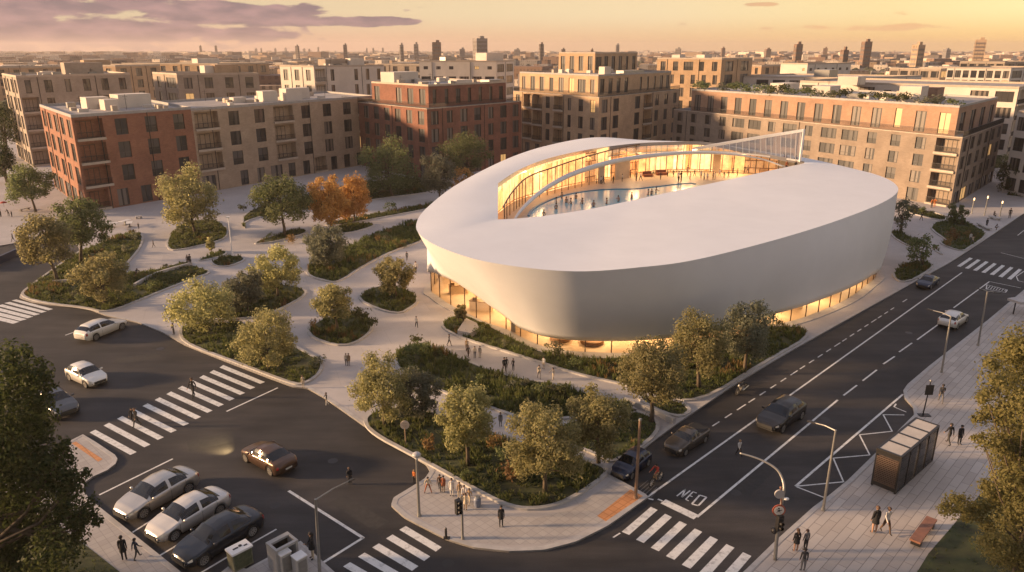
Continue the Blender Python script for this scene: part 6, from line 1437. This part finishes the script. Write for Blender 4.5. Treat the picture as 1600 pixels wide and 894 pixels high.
def arm_lamp(label, f, top, arms, lamp_on=None, r=.09, z=.13, T=False):
    p, h = up_to(*f, *top, z); t = thing('street_lamp', label, 'street lamp', tuple(p)); Y = p.y; tp = pt(top[0], Y, hz(top[1], Y)) - p; tp.x *= .35 if abs(tp.x) > .4 else 1
    b = MB(); pole(b, h, r, r * .7, (tp.x, 0)); b.build('pole', M['steel'], t)
    for ax, ay, dy in arms:
        e = pt(ax, Y + dy, hz(ay, Y + dy)) - p; s = Vector((tp.x, 0, h - .05)); b = MB(); b.tube([s, s.lerp(e, .5) + Vector((0, 0, .08)), e], [.05, .045, .04], 8); b.build('arm', M['steel'], t)
        b = MB(); d = (e - s).normalized(); b.beam(e - d * .1, e + d * .55, .2, .07); b.build('lamp_head', M['dark_metal'], t)
    return t
arm_lamp('tall lamp post with one arm beside the bus bay markings', (1286, 797), (1306, 672), [(1273, 661, 1.5)])
arm_lamp('slim lamp post with one arm overlapping the white hatchback', (1471, 582), (1486, 494), [(1457, 485, 2.0)])
arm_lamp('slim lamp post with two short arms near the upper right crossing', (1528, 540), (1543, 455), [(1534, 453, 0), (1554, 457, 0)])
arm_lamp('street signal mast with a long thin arm at the bottom of the photo', (500, 899), (493, 780), [(545, 752, 3.5)], r=.1)
p, h = up_to(363, 396, 357, 340, .13); t = thing('plaza_lamp', 'tall pale plaza lamp between the two small beds', 'street lamp', tuple(p)); b = MB(); pole(b, h, .09, .06); b.build('pole', M['white_paint'], t); b = MB(); b.box(0, 0, h, .5, .3, .14); b.build('lamp_head', M['white_paint'], t)
warm = mat('lit_lamp', (.8, .6, .4), .4, 0, emit=(1, .6, .25), es=2)
for i, (f, tp, lab) in enumerate((((1518, 334), (1523, 313), 'left one of three lit lamps on the far right forecourt'), ((1538, 337), (1542, 310), 'middle and tallest of three lit lamps on the far right forecourt'), ((1562, 338), (1566, 318), 'right one of three lit lamps on the far right forecourt'))):
    p, h = up_to(*f, *tp); t = thing('forecourt_lamp', lab, 'lamp', tuple(p)); b = MB(); pole(b, h, .09, .08); b.build('pole', M['steel'], t); b = MB(); b.tube([(0, 0, h), (0, 0, h + .4)], [.09, .09], 10); b.build('lamp', warm, t)
p, h = up_to(1442, 649, 1452, 596); t = thing('bus_stop_sign', 'thin sign pole with a dark square panel beside the shelter', 'sign', tuple(p)); b = MB(); pole(b, h, .05, .04, (.12, 0)); b.box(.1, 0, 0, .9, .5, .05); b.build('pole', M['dark_metal'], t); b = MB(); b.box(.12, -.04, h - 1.15, .62, .07, .85); b.build('sign_face', M['dark_metal'], t); b = MB(); b.ball((.12, 0, h + .05), .1, 8, 6); b.build('finial', M['steel'], t)
p, h = up_to(1583, 491, 1586, 472); t = thing('ticket_shelter', 'small grey flat roofed shelter at the right edge of the road', 'shelter', tuple(p)); b = MB(); b.tube([(0, 0, 0), (0, 0, h)], .07, 8); b.tube([(2.2, .6, 0), (2.2, .6, h)], .07, 8); b.build('post', M['dark_metal'], t); b = MB(); b.box(1.2, .4, h, 3.2, 1.6, .25, .35); b.build('roof', mat('pale_shelter_roof', (.45, .42, .40), .6, .1), t)
# bus shelter
zr = 2.55
A, Bq = at(1362, 757, .13), at(1398, 772, .13); ux = (Bq - A); wd = ux.length; ux.normalize(); uy = Vector((-ux.y, ux.x, 0)); far = at(1449, 717, .13); ln = max(5.5, (far - Bq).dot(uy)); hh = max(2.2, min(3.2, hz(716, Bq.y) - .13))
t = thing('bus_shelter', 'long bus shelter with louvred end and four pale roof panels', 'bus shelter', tuple(A), math.atan2(ux.y, ux.x))
pn = 4; b = MB()
for i in range(pn + 1):
    y = ln * i / pn
    for x in (0, wd): b.box(x, y, 0, .11, .11, hh)
    b.box(wd / 2, y, hh - .02, wd + .1, .16, .14)
for x in (0, wd): b.box(x, ln / 2, hh - .02, .14, ln, .135); b.box(x, ln / 2, 0, .10, ln, .10)
b.build('frame', M['dark_metal'], t)
for i in range(pn):
    y0, y1 = ln * i / pn + .1, ln * (i + 1) / pn - .1
    b = MB(); b.box(wd / 2, (y0 + y1) / 2, hh + .05, wd - .16, y1 - y0, .05); b.build('roof_panel', mat('cream_roof_panel', (.52, .46, .39), .6, .1, 1.5), t)
    b = MB(); b.box(wd, (y0 + y1) / 2, .14, .03, y1 - y0, hh - .25); b.build('glass_panel', M['hallglass'], t)
b = MB(); n = 15
for i in range(n): b.box(wd / 2, -.05, .42 + (hh - .75) * i / n, wd - .12, .12, .07)
b.box(wd / 2, .05, .4, wd - .1, .02, hh - .75); b.build('louvre_panel', mat('brown_louvre', (.13, .085, .06), .6, .15, 3), t); b = MB(); b.box(wd / 2, -.02, .1, wd - .12, .06, .28); b.box(wd / 2, -.02, hh - .28, wd - .12, .06, .22, 0, 0); b.build('end_panel', M['dark_metal'], t)
b = MB(); b.box(.35, ln / 2, .42, .4, ln * .7, .06); [b.box(.35, ln * q, .0, .3, .06, .42) for q in (.2, .5, .8)]; b.build('seat', M['timber'], t)
# bench
A, Bq, Cq = at(1419, 852, .13), at(1446, 816, .13), at(1461, 821, .13); d = Bq - A; e = Cq - Bq; t = thing('bench', 'heavy rust brown block bench near the lower right lawn', 'bench', tuple(A), math.atan2(d.y, d.x)); L1 = d.length; W1 = max(.6, min(1.2, e.length))
b = MB(); b.box(L1 / 2, -W1 / 2, .36, L1, W1, .12); [b.beam((L1 * q, -W1, .482), (L1 * q, 0, .482), .02, .008) for q in (.33, .66)]; b.build('seat', mat('rust_bench', (.27, .12, .07), .6, .2, 2), t)
for q in (.12, .88):
    b = MB(); b.box(L1 * q, -W1 / 2, 0, .25, W1 * .9, .36); b.build('leg', M['dark_metal'], t)
# utility cabinets
p = at(383, 888, .13); rz = math.atan2((at(432, 867) - at(385, 892)).y, (at(432, 867) - at(385, 892)).x); t = thing('utility_cabinet', 'mossy green utility cabinet with a white slotted top', 'cabinet', tuple(p), rz)
b = MB(); b.box(0, .45, 0, 1.15, .75, 1.08); b.build('body', mat('mossy_green', (.10, .11, .06), .85, .5, 4, col2=(.20, .19, .14)), t); b = MB(); b.box(0, .45, 1.08, 1.25, .85, .11); b.build('lid', M['white_paint'], t); b = MB(); b.box(0, .066, .1, 1.0, .02, .9); [b.box(0, .055, .2 + .1 * q, .7, .02, .03) for q in range(3)]; b.build('door', mat('mossy_door', (.075, .085, .045), .8, .4, 5), t); b = MB(); b.tube([(.1, .5, 1.19), (.1, .5, 1.22)], .1, 12); b.box(-.2, .45, 1.19, .3, .12, .02); b.box(.35, .35, 1.19, .2, .1, .02); b.build('slots', M['black'], t)
p = at(452, 890, .13); t = thing('service_kiosk', 'grey open frame service kiosk at the bottom kerb', 'kiosk', tuple(p), rz)
b = MB(); b.box(-.62, .5, 0, .14, 1.0, 1.5); b.box(.62, .5, 0, .14, 1.0, 1.5); b.box(0, .9, 1.5, 1.38, .3, .14); b.box(0, .02, 1.5, 1.38, .18, .14); b.box(-.62, .42, 1.5, .14, .62, .14); b.box(.62, .42, 1.5, .14, .62, .14); b.build('frame', mat('grey_panel', (.34, .33, .32), .6, .1), t); b = MB(); b.box(0, .95, 0, 1.1, .1, 1.5); b.build('back_panel', M['dark_metal'], t)
for px, py, lab, hgt in ((446, 893, 'left one of two pale grey boxes beside the open kiosk', 1.3), (470, 896, 'right one of two pale grey boxes beside the open kiosk', 1.15)):
    p = at(px, py, .13); t = thing('junction_box', lab, 'box', tuple(p), rz); b = MB(); b.box(0, 0, 0, .62, .6, hgt); b.build('body', mat('grey_panel_pale', (.40, .39, .37), .6, .1), t); b = MB(); b.box(0, 0, hgt, .68, .66, .06); b.build('lid', M['white_paint'], t); b = MB(); b.box(0, -.31, .15, .5, .02, hgt - .3); b.build('door', M['steel'], t)
# outdoor tables by the brick block and benches on the forecourts
for px, py, lab in ((168, 358, 'white outdoor table nearest the golden trees'), (176, 355, 'white outdoor table second from the golden trees'), (196, 351.5, 'white outdoor table nearest the brick wall'), (203, 354.5, 'white outdoor table at the right end of the row')):
    p = at(px, py, .13); t = thing('outdoor_table', lab, 'table', tuple(p), px); b = MB(); b.box(0, 0, .72, 1.9, .9, .05); b.build('table_top', M['white_paint'], t); b = MB(); b.box(0, 0, 0, .2, .2, .72); b.box(0, 0, 0, .9, .5, .04); b.build('leg', M['steel'], t)
for f, g_, lab in (((1528, 352), (1546, 361), 'long low white ramp bench on the far right forecourt'), ((1546, 341), (1562, 345), 'low stone bench between the far forecourt lamps'), ((1462, 335), (1480, 341), 'pale low wall bench beside the hedge by the long block'), ((30, 331), (46, 327), 'grey stone bench left of the pavement tree'), ((212, 342), (222, 341), 'small tan bench in front of the brick block')):
    A, Bq = at(*f, .13), at(*g_, .13); d = Bq - A; t = thing('stone_bench', lab, 'bench', tuple(A), math.atan2(d.y, d.x)); b = MB(); b.box(d.length / 2, 0, .3, d.length, .7, .14); b.build('seat', M['kerb'], t)
    for q in (.15, .85):
        b = MB(); b.box(d.length * q, 0, 0, .3, .5, .3); b.build('leg', M['concrete_trim'], t)
p = at(8, 330, .13); t = thing('umbrella', 'small red umbrella held at the left edge of the photo', 'umbrella', (p.x, p.y, .9), .3); b = MB(); b.tube([(0, 0, .75), (0, 0, .95), (0, 0, 1.05)], [.6, .35, .02], 12); b.build('canopy', CL['red'], t); b = MB(); b.tube([(0, 0, 0), (0, 0, 1)], .02, 5); b.build('handle', M['dark_metal'], t)
b = MB(); b.beam(at(-30, 419, .5), at(33, 391, .5), .4, 1.0); tag(b.build('barrier_wall', mat('dark_blue_barrier', (.03, .035, .06), .5, .1)), 'dark blue barrier wall along the left street', 'barrier')
# ------------------------------------------------------------------ haze over the whole place
hz_ = MB(); hz_.box(0, 2850, -1.2, 9000, 6300, 78)
ho = hz_.build('haze', None); ho.data.materials.clear(); hm = bpy.data.materials.new('haze'); hm.use_nodes = True; nt = hm.node_tree; nt.nodes.remove(nt.nodes['Principled BSDF'])
pv = nt.nodes.new('ShaderNodeVolumePrincipled'); pv.inputs['Color'].default_value = (.92, .80, .74, 1); pv.inputs['Density'].default_value = HAZE; pv.inputs['Anisotropy'].default_value = .2
nt.links.new(pv.outputs[0], nt.nodes['Material Output'].inputs['Volume']); ho.data.materials.append(hm); tag(ho, kind='stuff')
